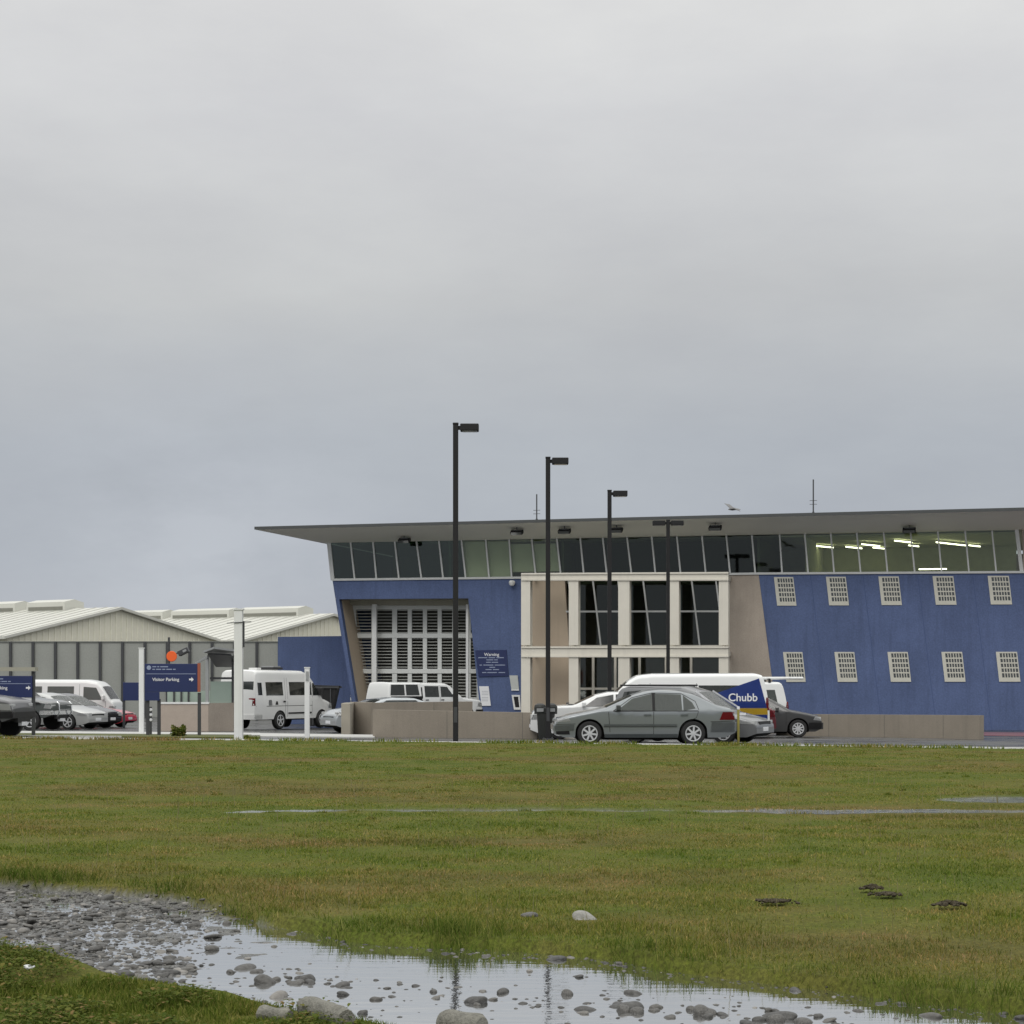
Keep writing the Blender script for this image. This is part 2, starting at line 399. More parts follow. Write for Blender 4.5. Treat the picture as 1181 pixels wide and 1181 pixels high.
# car park sheet, kerb, footpath
def lot_sheet(name, m, xs, dfun, lift, label):
    """quads between D values; dfun(x) -> list of D rows"""
    bm = BM(); rows = []
    for x in xs:
        rows.append([bm.verts.new((x, edgeY(x)+d, float(lotz(x, edgeY(x)+d))+lift)) for d in dfun(x)])
    for A, B in zip(rows, rows[1:]):
        for k in range(len(A)-1): bm.faces.new((A[k], B[k], B[k+1], A[k+1]))
    return tag(obj(name, bm, m), label, kind='structure')
lot_sheet('car_park', asphalt_mat(), np.linspace(-60, 60, 25), lambda x: [.16, 2, 6, 12, 20, 28, 34, 60, 110], 0, 'wet asphalt car park')
bm = BM(); xs = np.linspace(-40, 30, 71)
prof = [(-.02,-.06),(0,.018),(.015,.03),(.14,.03),(.155,.018),(.165,-.2)]
rows = [[bm.verts.new((x, edgeY(x)+d, z)) for d, z in prof] for x in xs]
for A, B in zip(rows, rows[1:]):
    for k in range(5): bm.faces.new((A[k], B[k], B[k+1], A[k+1]))
tag(obj('kerb', bm, mat('kerb concrete', (.46,.46,.44), .55, var=.2, scale=1.5)), 'low concrete kerb along the grass edge', kind='structure')
def path_quad(name, pts, m, lift, label, n=24, h=0.0):
    """footpath strip: pts = near-left, near-right, far-right, far-left in (px, Y)"""
    (a, ya), (b, yb), (c, yc), (d, yd) = pts; bm = BM(); rows = []
    for k in range(n+1):
        t = k/n
        p0 = Vector((at(a,ya)*(1-t)+at(b,yb)*t, ya*(1-t)+yb*t)); p1 = Vector((at(d,yd)*(1-t)+at(c,yc)*t, yd*(1-t)+yc*t))
        col = [(p0, -.1)] + [(p0.lerp(p1, s), 0) for s in (0, .33, .66, 1)] + [(p1, -.1)]
        rows.append([bm.verts.new((q.x, q.y, float(lotz(q.x, q.y))+lift+dz)) for q, dz in col])
    for A, B in zip(rows, rows[1:]):
        for j in range(5): bm.faces.new((A[j], B[j], B[j+1], A[j+1]))
    return tag(obj(name, bm, m), label, kind='structure')
path_quad('footpath', [(-60,63.5),(300,62),(300,66),(-60,68.5)], pale_conc, .03, 'pale wet footpath in front of the shelter')
path_quad('footpath', [(290,58.6),(432,57.6),(432,62.5),(290,65)], pale_conc, .035, 'pale footpath beside the minibus')
path_quad('footpath', [(-80,56.0),(140,55.2),(140,55.7),(-80,56.5)], pale_conc, .06, 'pale kerb strip beside the left car park')
path_quad('road_marking', [(610,51.6),(640,51.5),(640,51.75),(610,51.85)], white, .006, 'white painted bay line')
path_quad('road_marking', [(905,50.4),(985,49.2),(985,49.35),(905,50.55)], white, .006, 'white painted bay line on wet asphalt')
verge = mat('verge turf', (.085,.095,.024), .9, var=.35, scale=2, fine=30, bump=.5)
path_quad('verge', [(-80,57.0),(300,56.0),(300,60.5),(-80,62.8)], verge, .035, 'strip of turf between kerb and footpath')

# reddish paving near the building corner
path_quad('paving', [(1130,70),(1260,67),(1260,76),(1130,78)], mat('red wet paving', (.20,.09,.10), .35, var=.15), .02, 'reddish wet paving by the blue wall')

# ------------------------------------------------------------------ the blue entrance building
Yl, Yr = 89.0, 81.5
O = Vector((at(385, Yl), Yl)); E = Vector((at(1181, Yr), Yr)); eu = (E-O).normalized(); ev = Vector((eu.y, -eu.x))
def Fp(px, py, v=0.0):
    k = (px-CX)/FPX; B = O+ev*v
    u = (k*B.y-B.x)/(eu.x-k*eu.y); Y = B.y+u*eu.y
    return u, EYE+(HZ-py)/FPX*Y
def W3(u, v, z):
    p = O+eu*u+ev*v; return Vector((p.x, p.y, z))
def FP(px, py, v=0.0):
    u, z = Fp(px, py, v); return W3(u, v, z)
DV = Vector((ev.x, ev.y, 0))
bld = empty('entrance_building', (0,0,0), 0, 'long blue two storey building with slanted walls and a wide wing-like roof', 'building')
def slab(name, poly, m, v0=0.0, v1=-.35, parent=bld, ref=None, into=None):
    bm = into if into is not None else BM()
    prism(bm, [W3(*(lambda q: (q[0], v0, q[1]))(Fp(x, y, v0 if ref is None else ref))) for x, y in poly], DV*(v1-v0))
    return bm if into is not None else obj(name, bm, m, parent)
slab('wall', [(384,669.5),(601,666.5),(601,850),(557,850),(540,690),(391,691),(417,850),(413,850)], blue)
slab('wall', [(601.2,666.5),(651,665.5),(663,850),(601.2,850)], tan)
slab('wall', [(838,662),(874.8,661.5),(899,850),(838,850)], beige)
slab('wall', [(875,661.5),(1215,660),(1215,850),(899.2,850)], blue)
# recess of the vehicle gate
slab('gate_reveal', [(387.5,691.2),(391,691.2),(417,850),(413.5,850)], tan, -.352, -2.4, ref=0)
slab('gate_reveal', [(540,690.3),(543.5,690.3),(560.5,850),(557,850)], olive, -.352, -2.4, ref=0)
slab('gate_soffit', [(384,686.5),(545,686),(545,690.1),(384,690.9)], olive, -.353, -2.4, ref=0)
slab('lintel_beam', [(400,692),(542,692),(542,698),(400,698)], olive, -1.5, -1.75)
# louvred gate
gate = BM(); GV = -1.9
for yy in np.linspace(700, 845, 41):
    slab('x', [(404,yy),(553,yy),(553,yy+.95),(404,yy+.95)], None, GV-.06, GV-.09, into=gate)
gate = obj('gate', gate, mat('grey gate slats', (.40,.41,.38), .5), bld)
fr = BM()
for x in (405, 431, 455, 472.5, 490, 507, 524, 540.5, 552):
    wd = 4.6 if x not in (431, 455) else 5.5
    slab('x', [(x-wd/2+(x<420)*3,699),(x+wd/2+(x<420)*3,699),(x+wd/2+(x<420)*6,850),(x-wd/2+(x<420)*6,850)], None, GV+.03, GV-.05, into=fr)
for y, hh in ((700.5,5),(733,5.2),(774,5.2),(806,3.6)):
    slab('x', [(404,y-hh/2),(553,y-hh/2),(553,y+hh/2),(404,y+hh/2)], None, GV+.06, GV-.04, into=fr)
obj('gate_frame', fr, mat('pale grey gate frame', (.66,.68,.66), .45, var=.06), gate)
slab('gate_post', [(429,697),(434,697),(434,850),(429,850)], white, -1.3, -1.45)
slab('downpipe', [(537.3,697),(540.2,697),(540.2,850),(537.3,850)], white, -.8, -.9)
bm = BM(); slab('x', [(412,680),(590,680),(590,850),(424,850)], None, -5.0, -5.3, into=bm); obj('gate_dark_backing', bm, mat('painted gate darkness', (.10,.10,.085), .9), bld)  # dark backing sheet, its colour stands for the darkness behind the slats
# clerestory: wall top line / sill line
topp = lambda px: 626-.0165*(px-380)-(.0065*(px-866) if px > 866 else 0)
sill = lambda px: float(np.interp(px, [380,601,870,1200], [669.3,666.6,661.8,659.8]))
MT = [379,404,430,455,480,506,532,560,587,613,642,669,695,723,751.5,780.5,809.5,837.5,867,899,928,958,988,1019,1050,1081.5,1113,1144,1172.5]
MB = [383.5,409,434,460,486,511,537,564,590,618,647,673.5,700,728.5,756,785,814,842,871,902,932,962,992.6,1023.6,1055,1086,1117.6,1149,1178.5]
for k in range(len(MT)):
    wd = .9 if 0 < k < len(MT)-1 else 2.2
    slab('mullion', [(MT[k]-wd,topp(MT[k])-1),(MT[k]+wd,topp(MT[k])-1),(MB[k]+wd,sill(MB[k])),(MB[k]-wd,sill(MB[k]))], alum, .03, -.12)
    if k < len(MT)-1:
        gm = glass_green if k < 6 else (glass_clear if k >= 19 or k in range(6,10) else glass_dark)
        slab('window_pane', [(MT[k]+.95,topp(MT[k])),(MT[k+1]-.95,topp(MT[k+1])),(MB[k+1]-.95,sill(MB[k+1])),(MB[k]+.95,sill(MB[k]))], gm, -.04, -.06)
    if 6 <= k < 10:
        slab('blind', [(MT[k]+1,topp(MT[k])+(2 if k<8 else 5)),(MT[k+1]-1,topp(MT[k+1])+(2 if k<8 else 5)),(MB[k+1]-1,sill(MB[k+1])-(0 if k<8 else 7)),(MB[k]+1,sill(MB[k])-(0 if k<8 else 7))], blind, -.25, -.27)
slab('window_sill', [(381,667.3),(601,664.9),(870,660.2),(1215,658.2),(1215,660.8),(870,662.7),(601,667.4),(383,669.8)], alum, .07, -.1)
slab('wall', [(1178.7,topp(1178)),(1215,topp(1215)-.5),(1215,658.2),(1180.5,658.3)], beige)
# upper rooms: floor, ceiling, back wall, partitions, lamps and added fill lamps
u0 = Fp(386,640)[0]; u1 = Fp(1176,640)[0]
def ubox(name, ua, ub, va, vb, za, zb, m, parent=bld):
    bm = BM(); prism(bm, [W3(ua,va,za),W3(ub,va,za),W3(ub,vb,za),W3(ua,vb,za)], (0,0,zb-za)); return obj(name, bm, m, parent)
ubox('room_floor', u0, u1, -.4, -9, 5.9, 6.05, interior)
ubox('room_ceiling', u0, u1, -.4, -9, 7.86, 7.92, interior)
ubox('room_back_wall', u0, u1, -9.02, -9.2, 5.9, 7.92, interior)
for pxs in (514, 645, 872, 928):
    uu = Fp(pxs, 640)[0]; ubox('partition', uu, uu+.1, -.5, -9, 6.06, 7.85, interior)
ubox('room_back_wall', Fp(647,640)[0]+.2, Fp(870,640)[0]-.1, -2.0, -2.1, 6.06, 7.85, darkroom)  # near-black wall close behind the panes makes them read as unlit
ua = Fp(932, 640)[0]
for ux, vv, ln, zz_ in ((.6,-4.5,1.1,7.78),(3.2,-6.8,.7,7.8),(2.9,-3.2,1.0,7.72),(4.9,-5.4,.6,7.78),(6.2,-3.0,1.7,7.74),(7.6,-6.0,.7,7.78),(9.2,-5.2,.9,7.78),(11.0,-4.6,.9,7.76),(9.9,-2.6,1.8,7.70),(12.2,-5.2,.7,7.78),(13.6,-2.8,1.8,7.72),(5.5,-1.6,1.2,6.46),(8.2,-1.6,1.9,6.46),(11.6,-1.6,1.7,6.46),(2.0,-6.0,.9,7.8),(4.4,-2.4,1.0,7.8),(8.0,-5.6,1.0,7.8),(11.4,-6.0,1.0,7.8)):  # low row stands in for far tubes; extra tubes added to brighten rooms
    if ua+ux+ln < u1 and vv-1.6*ln > -8.9:
        bm = BM(); a = W3(ua+ux-.8, vv, zz_-.06); b = W3(ua+ux-.8+ln*.75, vv-1.5*ln, zz_-.06)
        if zz_ < 7: b = W3(ua+ux-.8+ln, vv, zz_-.06)
        prism(bm, [a, b, b+Vector((0,0,.05)), a+Vector((0,0,.05))], DV*-.14); obj('room_or_fill_lamp', bm, tubem, bld)
# portico: set two metres in front
PV = 2.0
for x0, x1 in ((601,611.5),(656,667),(713,726),(771.5,783),(829,840)):
    bm = BM(); c = (x0+x1)/2; hw = (x1-x0)/2
    slab('x', [(x0,669.5),(x1,669.5),(x1,744),(x0,744)], None, PV, PV-.06, into=bm)
    slab('x', [(x0,758),(x1,758),(x1,851),(x0,851)], None, PV, PV-.06, into=bm)
    slab('x', [(c-1,668),(c+1,668),(c+1,851),(c-1,851)], None, PV-.061, PV-.38, into=bm)
    slab('x', [(x0,668),(x1,668),(x1,851),(x0,851)], None, PV-.381, PV-.44, into=bm, ref=PV)
    obj('portico_column', bm, cream, bld)
for y0, y1 in ((659.5,669.3),(744.2,757.8)):
    bm = BM()
    sl = -1.2 if y0 < 700 else 0
    slab('x', [(601,y0+1.3),(840,y0+1.3+sl),(840,y0+3.2+sl),(601,y0+3.2)], None, PV+.06, PV-.46, into=bm)
    slab('x', [(601,y0+3.25),(840,y0+3.25+sl),(840,y1-1.7),(601,y1-1.7)], None, PV+.0015, PV-.07, into=bm)
    slab('x', [(601,y1-1.65),(840,y1-1.65),(840,y1+.2),(601,y1+.2)], None, PV+.06, PV-.46, into=bm)
    obj('portico_beam', bm, cream, bld)
    for x0 in (601,656,713,771.5,829):
        uu = Fp(x0+4, y0, PV)[0]; z0 = Fp(x0, y1-1.2, PV)[1]
        ubox('tie_beam', uu, uu+.12, PV-.47, .02, z0, z0+.22, cream)
# glazed entrance wall behind the portico
gl = lambda x, y: x+(y-664)*.122
for k, x in enumerate((655,683,712,741,769.5,797,825,838)):
    if k < 7:
        nx_ = (683,712,741,769.5,797,825,838)[k]
        slab('entrance_glass', [(gl(x,664)+1,664),(min(nx_,838)-1,664),(min(gl(nx_,744),838)-1,744),(min(gl(x,744),836)+1,744)], glass_dark, -.05, -.07)
        slab('mullion', [(x-.9,664),(x+.9,664),(min(gl(x,744),838)+.9,744),(min(gl(x,744),838)-.9,744)], alum, .0, -.12)
slab('transom', [(652,704.3),(838,704),(838,706),(653,706.3)], alum, .012, -.1)
slab('transom', [(655,744),(838,744),(838,758),(657,758)], cream, .0, -.14)
for x0, x1 in ((662,682),(686,708),(711,736),(739,766),(770,795),(799,836)):
    slab('door_glass', [(x0,758.2),(x1,758.2),(x1,850),(x0,850)], glass_clear, -.05, -.07)
for x in (661,684,709.5,737.5,768,797,836.5):
    slab('door_frame', [(x-1.4,758.2),(x+1.4,758.2),(x+1.4,850),(x-1.4,850)], cream, .012, -.12)
slab('door_rail', [(662,793),(836,793),(836,795.5),(662,795.5)], cream, .005, -.1)
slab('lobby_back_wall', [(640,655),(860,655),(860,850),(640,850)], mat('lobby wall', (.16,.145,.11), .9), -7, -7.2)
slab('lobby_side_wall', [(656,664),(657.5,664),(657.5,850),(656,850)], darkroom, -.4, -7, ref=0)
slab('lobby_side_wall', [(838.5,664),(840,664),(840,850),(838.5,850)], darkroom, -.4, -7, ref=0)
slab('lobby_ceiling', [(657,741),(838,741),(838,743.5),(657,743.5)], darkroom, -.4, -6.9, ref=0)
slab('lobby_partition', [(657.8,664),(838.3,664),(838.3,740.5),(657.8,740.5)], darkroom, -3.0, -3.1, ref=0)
# panel joints and barred windows of the right wall
joint = mat('panel joint', (.06,.09,.20), .9)
for x in (934.5, 995, 1058, 1121.5):
    slab('panel_joint', [(x,664),(x+.7,664),(x+23.7,850),(x+23,850)], joint, .0035, -.01)
wf = mat('window surround', (.56,.55,.48), .5, var=.06)
wins = []
for r, (y0, y1) in enumerate(((665.5,698.5),(752,786.5))):
    for c in range(5):
        xl = (892.5,952.5,1013,1075.5,1139)[c] if r == 0 else (903,962.3,1023.5,1085.7,1148.5)[c]
        ww = 22.3+.55*c; sh = (y1-y0)*.115
        q = lambda a, b: (xl+a*ww+b*sh, y0+b*(y1-y0)-.35*c*(1 if r==0 else .2))
        bm = BM()
        for (a0,a1,b0,b1) in ((0,.17,.0,1),(.95,1,0,1),(.17,.95,0,.05),(.17,.95,.86,1)):
            slab('x', [q(a0,b0),q(a1,b0),q(a1,b1),q(a0,b1)], None, .035, -.02, into=bm)
        f = obj('barred_window', bm, wf, bld)
        slab('pane', [q(.16,.04),q(.96,.04),q(.96,.87),q(.16,.87)], carglass, .006, -.03, parent=f)
        bm = BM()
        for t in range(1, 6):
            a0 = .17+.78*t/6; slab('x', [q(a0-.02,.05),q(a0+.02,.05),q(a0+.02,.86),q(a0-.02,.86)], None, .024, .012, into=bm)
        for t in range(1, 5):
            b0 = .05+.81*t/5; slab('x', [q(.17,b0-.022),q(.95,b0-.022),q(.95,b0+.022),q(.17,b0+.022)], None, .0275, .0155, into=bm)
        obj('bars', bm, wf, f)
# end and back walls
slab('wall', [(374,627),(376.8,627),(412.5,850),(409,850)], blue, -.355, -14, ref=0)
ubox('wall', u0+1, u1+4, -14.01, -14.3, -.8, 7.8, beige)
# wing roof: soffit rises outward to a thin edge
zl, zr = Fp(384, topp(384))[1], Fp(1176, topp(1176))[1]
uL, uR = Fp(379, 626)[0], Fp(1215, 611)[0]
oL = Fp(294, 611, 2.6)[0]; oR = uR+3.0
ze = lambda u: 8.42+.0045*u
br = [(uL,.04,zl),(uR,.04,zr),(uR,-14,zr),(uL,-14,zl)]
orr = [(oL,2.6,ze(oL)),(oR,2.6,ze(oR)),(oR,-17,ze(oR)),(oL,-17,ze(oL))]
bm = BM()
A = [bm.verts.new(W3(*p)) for p in br]; B = [bm.verts.new(W3(*p)) for p in orr]
for k in range(4): bm.faces.new((A[k], A[(k+1)%4], B[(k+1)%4], B[k]))
bm.faces.new(A)
roof = obj('roof', bm, soffit_m, bld)
bm = BM(); ring = [W3(p[0], p[1], p[2]+.002) for p in orr]
ring = [W3(oL-.02,2.62,ze(oL)+.002),W3(oR+.02,2.62,ze(oR)+.002),W3(oR+.02,-17.02,ze(oR)+.002),W3(oL-.02,-17.02,ze(oL)+.002)]
prism(bm, ring, (0,0,.13)); obj('fascia', bm, fascia_m, roof)
for px, ytop, ybot in ((619,570,601),(938,553,594)):
    u, z1 = Fp(px, ytop, 0.5); z0 = ze(u)+.1
    bm = BM(); tube(bm, [W3(u,.5,z0),W3(u,.5,z1)], .03, 6)
    zc = z0+(z1-z0)*.35
    for dz in (0, .16): tube(bm, [W3(u-.16,.5,zc+dz),W3(u+.16,.5,zc+dz)], .012, 5)
    tube(bm, [W3(u,.5,z0),W3(u,.5,z0+.25)], .05, 6)
    obj('antenna', bm, darkm, roof)
# floodlights under the soffit
for n, (px, lab) in enumerate(((466,'black floodlight under the eaves above the vehicle gate'),(596,'black floodlight under the eaves above the left end of the portico'),(651,'black floodlight under the eaves between the second lamp post and the portico glass'),(711,'black floodlight under the eaves beside the third lamp post head'),(825,'black floodlight under the eaves above the right end of the portico'),(1049,'black floodlight under the eaves above the lit windows'))):
    v = 1.9 if n not in (0, 5) else .95
    u = Fp(px, 610, v)[0]; s = (v-.04)/2.56; zs = (zl+(zr-zl)*(u-uL)/(uR-uL))*(1-s)+ze(u)*s
    p = W3(u, v, zs); an = math.atan2(eu.y, eu.x)
    rt = empty('floodlight', p, an, lab, 'floodlight', 'floodlights under the eaves')
    bm = BM(); tube(bm, [(0,0,.02),(0,0,-.12)], .025, 6); box(bm, -.2, .2, -.02, .02, -.14, -.10); obj('bracket', bm, darkm, rt)
    bm = BM(); box(bm, -.30, .26, -.16, .16, -.30, -.14, Matrix.Rotation(R(25), 4, 'X'), .03); hs = obj('housing', bm, blackm, rt)
    bm = BM(); box(bm, -.26, .22, -.175, -.163, -.28, -.16, Matrix.Rotation(R(25), 4, 'X')); obj('lens', bm, carglass, hs)
# signs on the blue wall by the portico
def wall_sign(name, poly, m, label, cat, v=.05):
    bm = slab(name, poly, None, v, .008, into=BM()); o = obj(name, bm, m); return tag(o, label, cat)
an = math.atan2(eu.y, eu.x)
def on_wall(px, py, v):
    p = FP(px, py, v); return Matrix.Translation(p) @ Matrix.Rotation(an, 4, 'Z') @ Matrix([[1,-.14 if False else 0,0,0],[0,1,0,0],[0,0,1,0],[0,0,0,1]]) @ UPRIGHT
ns = wall_sign('notice_sign', [(548,750),(584,749.5),(586.5,779.5),(552,780.5)], signblue, 'navy notice board with lines of white writing on the blue wall', 'sign')
text('lettering', 'Warning', .20, letter, ns, on_wall(567,756.5,.054), .003, 'CENTER')
bm = BM()
for y, xs in ((758.5,((551.5,562),(563.5,571),(572.5,581))),(761,((561,569),(570,574))),(763.8,((560.5,566),(567,574.5))),(767,((553,556),(557.5,569),(570.5,582.5))),(769.6,((564.5,571),)),(772.2,((560,567),(568.5,575.5))),(775.6,((556,561),(562,573),(575,582.5)))):
    for a, b in xs: slab('x', [(a,y-.45),(b,y-.45),(b,y+.5),(a,y+.5)], None, .0535, .051, into=bm)
obj('small_print', bm, faint, ns)
s1 = wall_sign('notice_board', [(552.5,791.5),(563.5,791.5),(566,814),(555.5,814)], letter, 'white paper notice on the blue wall right of the gate', 'notice')
bm = BM(); 
for y in (797,799,801,804,806,808): slab('x', [(555.5,y),(563,y),(563,y+.5),(555.5,y+.5)], None, .0535, .051, into=bm)
obj('small_print', bm, mat('grey print', (.35,.37,.40), .8), s1)
s2 = wall_sign('notice_board', [(587.5,779),(597,779),(598.5,796.5),(590,796.5)], mat('pale grey sheet', (.5,.52,.5), .6), 'pale grey notice beside the portico above a framed one', 'notice')
bm = BM(); slab('x', [(589.6,795),(598.4,795),(598.5,796.5),(589.8,796.5)], None, .056, .051, into=bm); obj('bottom_strip', bm, white, s2)
s3 = wall_sign('notice_board', [(590,801.5),(599.5,801.5),(600.5,818.5),(592.7,818.5)], white, 'white framed dark notice below the pale grey one', 'notice')
bm = BM(); slab('x', [(592.3,803.5),(597.6,803.5),(599,815.8),(594.3,815.8)], None, .0535, .051, into=bm); obj('display', bm, blackm, s3)
p = FP(590.5, 672, .2); cam_ = empty('dome_camera', p, an, 'small white dome security camera high on the blue wall', 'security camera')
bm = BM(); box(bm, -.04, .04, -.02, .2, .02, .1); obj('bracket', bm, white, cam_)
bm = BM(); lathe(bm, [(.0,-.16),(.09,-.13),(.14,-.05),(.15,.04),(.10,.10),(0,.11)], 14); obj('dome', bm, white, cam_, True)
# detached blue wall left of the gate
bm = BM(); Yb = 92.0
prism(bm, [(at(320,Yb),Yb,-.8),(at(413,Yb),Yb,-.8),(at(394.8,Yb),Yb,zp(733.5,Yb)),(at(320.5,Yb),Yb,zp(734.5,Yb))], (0,.3,0))
tag(obj('blue_wall', bm, blue), 'plain lower blue wall left of the vehicle gate', 'wall')

# ------------------------------------------------------------------ low concrete walls
def low_wall(pts, label, name='concrete_wall', th=.25):
    """pts: (px, Y, py_top)"""
    bm = BM()
    for (a, Ya, ta), (b, Yb_, tb) in zip(pts, pts[1:]):
        p, q = Vector((at(a,Ya),Ya,0)), Vector((at(b,Yb_),Yb_,0)); d = (q-p).normalized(); nrm = Vector((-d.y, d.x, 0))*th
        za, zb = zp(ta,Ya), zp(tb,Yb_)
        prism(bm, [(p.x,p.y,-.8),(q.x,q.y,-.8),(q.x,q.y,zb),(p.x,p.y,za)], nrm)
    o = tag(obj(name, bm, conc), label, 'low wall')
    for (a, Ya, ta), (b, Yb_, tb) in zip(pts, pts[1:]):
        p, q = Vector((at(a,Ya),Ya,0)), Vector((at(b,Yb_),Yb_,0)); d = (q-p).normalized(); nrm = Vector((-d.y, d.x, 0))
        za, zb = zp(ta,Ya), zp(tb,Yb_); L_ = (q-p).length; n = int(L_/2.4)
        for k in range(1, n+1):
            t = k*2.4/L_
            if t > .97: break
            c = p+(q-p)*t; z = za+(zb-za)*t; bm = BM(); prism(bm, [c-nrm*.003+Vector((0,0,-.7)), c+d*.014-nrm*.003+Vector((0,0,-.7)), c+d*.014-nrm*.003+Vector((0,0,z-.003)), c-nrm*.003+Vector((0,0,z-.003))], nrm*.01); obj('joint', bm, mat('wall joint', (.12,.115,.10), .9), o)
    return o
low_wall([(430,59.5,818.5),(620,58.2,822)], 'low concrete wall behind the tallest lamp post')
low_wall([(404.3,65.5,809.5),(428,64.5,810.5),(545,66.5,809)], 'low concrete wall with an angled end in front of the white ute')
bm = BM(); xa, Ya = at(393.5,63.8), 63.8
box(bm, xa, at(404,63.8), 63.8, 65.4, -.6, zp(811,63.8), bev=.02); tag(obj('concrete_pier', bm, mat('pale pier', (.31,.285,.235), .8, var=.1, streak=.2)), 'pale concrete pier at the end of the low wall beside the minibus', 'pier')
low_wall([(895,68.0,823.5),(1129.5,61.5,825)], 'low concrete wall in front of the blue wall with barred windows')

# ------------------------------------------------------------------ lamp posts
def lamp(px, Y, label, double=False, H=8.28):
    X = at(px, Y); r = empty('lamp_post', (X, Y, gz(X, Y)), 0, label, 'lamp post', 'black lamp posts along the car park')
    bm = BM(); box(bm, -.068, .068, -.068, .068, -.1, H-.02, bev=.012); obj('pole', bm, blackm, r)
    bm = BM(); box(bm, -.16, .16, -.16, .16, -.05, .04, bev=.01)
    for a, b in ((1,1),(1,-1),(-1,1),(-1,-1)): lathe(bm, [(.018,.04),(.018,.075),(0,.08)], 6, M=Matrix.Translation((a*.12,b*.12,0)))
    obj('base_plate', bm, darkm, r)
    bm = BM(); box(bm, -.045, .045, -.074, -.0685, .55, .95, bev=.002); obj('access_hatch', bm, darkm, r)
    bm = BM(); box(bm, -.075, .075, -.075, .075, H-.019, H+.03, bev=.01); obj('pole_cap', bm, blackm, r)
    for s in ((1,-1) if double else (1,)):
        bm = BM(); box(bm, min(s*.07,s*.13), max(s*.07,s*.13), -.035, .035, H-.15, H-.05); obj('arm', bm, blackm, r)
        bm = BM(); box(bm, min(s*.12,s*.60), max(s*.12,s*.60), -.17, .17, H-.19, H-.005, bev=.02); h = obj('lamp_head', bm, blackm, r)
        bm = BM(); box(bm, min(s*.18,s*.56), max(s*.18,s*.56), -.14, .14, H-.198, H-.1905); obj('lens', bm, mat('lamp lens', (.3,.3,.28), .2), h)
lamp(525.5, 49.4, 'tallest looking black lamp post, nearest, standing on the grass edge')
lamp(632, 56.0, 'black lamp post rising from the litter bin')
lamp(703, 64.4, 'black lamp post standing behind the silver sedan in front of the portico')
lamp(770.5, 74.5, 'black lamp post with a double head in front of the portico glass', True)
# litter bin at the foot of the second post
X, Y = at(629.5, 56.5), 56.55
b = empty('litter_bin', (X, Y, gz(X, Y)), 0, 'black hooded litter bin at the foot of a lamp post', 'litter bin')
bm = BM(); lathe(bm, [(.21,0),(.22,.04),(.27,.78),(.29,.80)], 18); obj('bin_body', bm, mat('black bin plastic', (.02,.022,.02), .5), b, True)
bm = BM()
for s in (-.17, .17): lathe(bm, [(.17,.76),(.175,.96),(.15,1.03),(.08,1.07),(0,1.08)], 14, M=Matrix.Translation((s,0,0)))
box(bm, -.2, .2, -.15, .15, .78, .96, bev=.03); obj('hood', bm, mat('black bin plastic', (.02,.022,.02)), b, False)
bm = BM(); box(bm, -.27, -.07, -.185, -.17, .83, .93); box(bm, .07, .27, -.185, -.17, .83, .93); obj('slot', bm, galv, b)

# ------------------------------------------------------------------ white posts and signs at the left
def square_post(px, Y, ytop, wpx, label, m=white):
    X = at(px, Y); z0 = gz(X, Y); h = zp(ytop, Y)-z0; wd = wpx*Y/FPX/2
    r = empty('white_post', (X, Y, z0), 0, label, 'post')
    bm = BM(); box(bm, -wd, wd, -wd, wd, -.2, h, bev=.012); obj('shaft', bm, m, r)
    return r, wd, h
r, wd, h = square_post(275.3, 51.5, 703.5, 9.6, 'tall thick white post with a thin crossbar at its top')
bm = BM(); tube(bm, [(-.3,-wd-.02,h-.36),(.36,-wd-.02,h-.32)], .012, 6); obj('crossbar', bm, darkm, r)
bm = BM(); box(bm, wd, wd+.04, -.06, .06, h-1.0, h-.3); obj('conduit', bm, darkm, r)
bm = BM(); box(bm, -wd-.025, wd+.025, -wd-.025, wd+.025, h-.001, h+.035); obj('post_cap', bm, white, r)
bm = BM(); box(bm, -wd-.05, wd+.05, -wd-.05, wd+.05, -.1, .05, bev=.01); obj('footing', bm, pale_conc, r)
r, wd, h = square_post(163.2, 64.0, 748, 5.4, 'slim white post left of the parking sign')
bm = BM(); box(bm, -wd-.015, wd+.015, -wd-.015, wd+.015, h, h+.03); obj('post_cap', bm, white, r)
r, wd, h = square_post(354.3, 57.5, 770.5, 5.6, 'short white post in front of the minibus')
bm = BM(); box(bm, -wd-.012, wd+.012, -wd-.012, wd+.012, h, h+.03); obj('post_cap', bm, white, r)
bm = BM(); box(bm, -.03, .05, -wd-.03, -wd-.002, h-.38, h-.1); obj('small_sign', bm, galv, r)

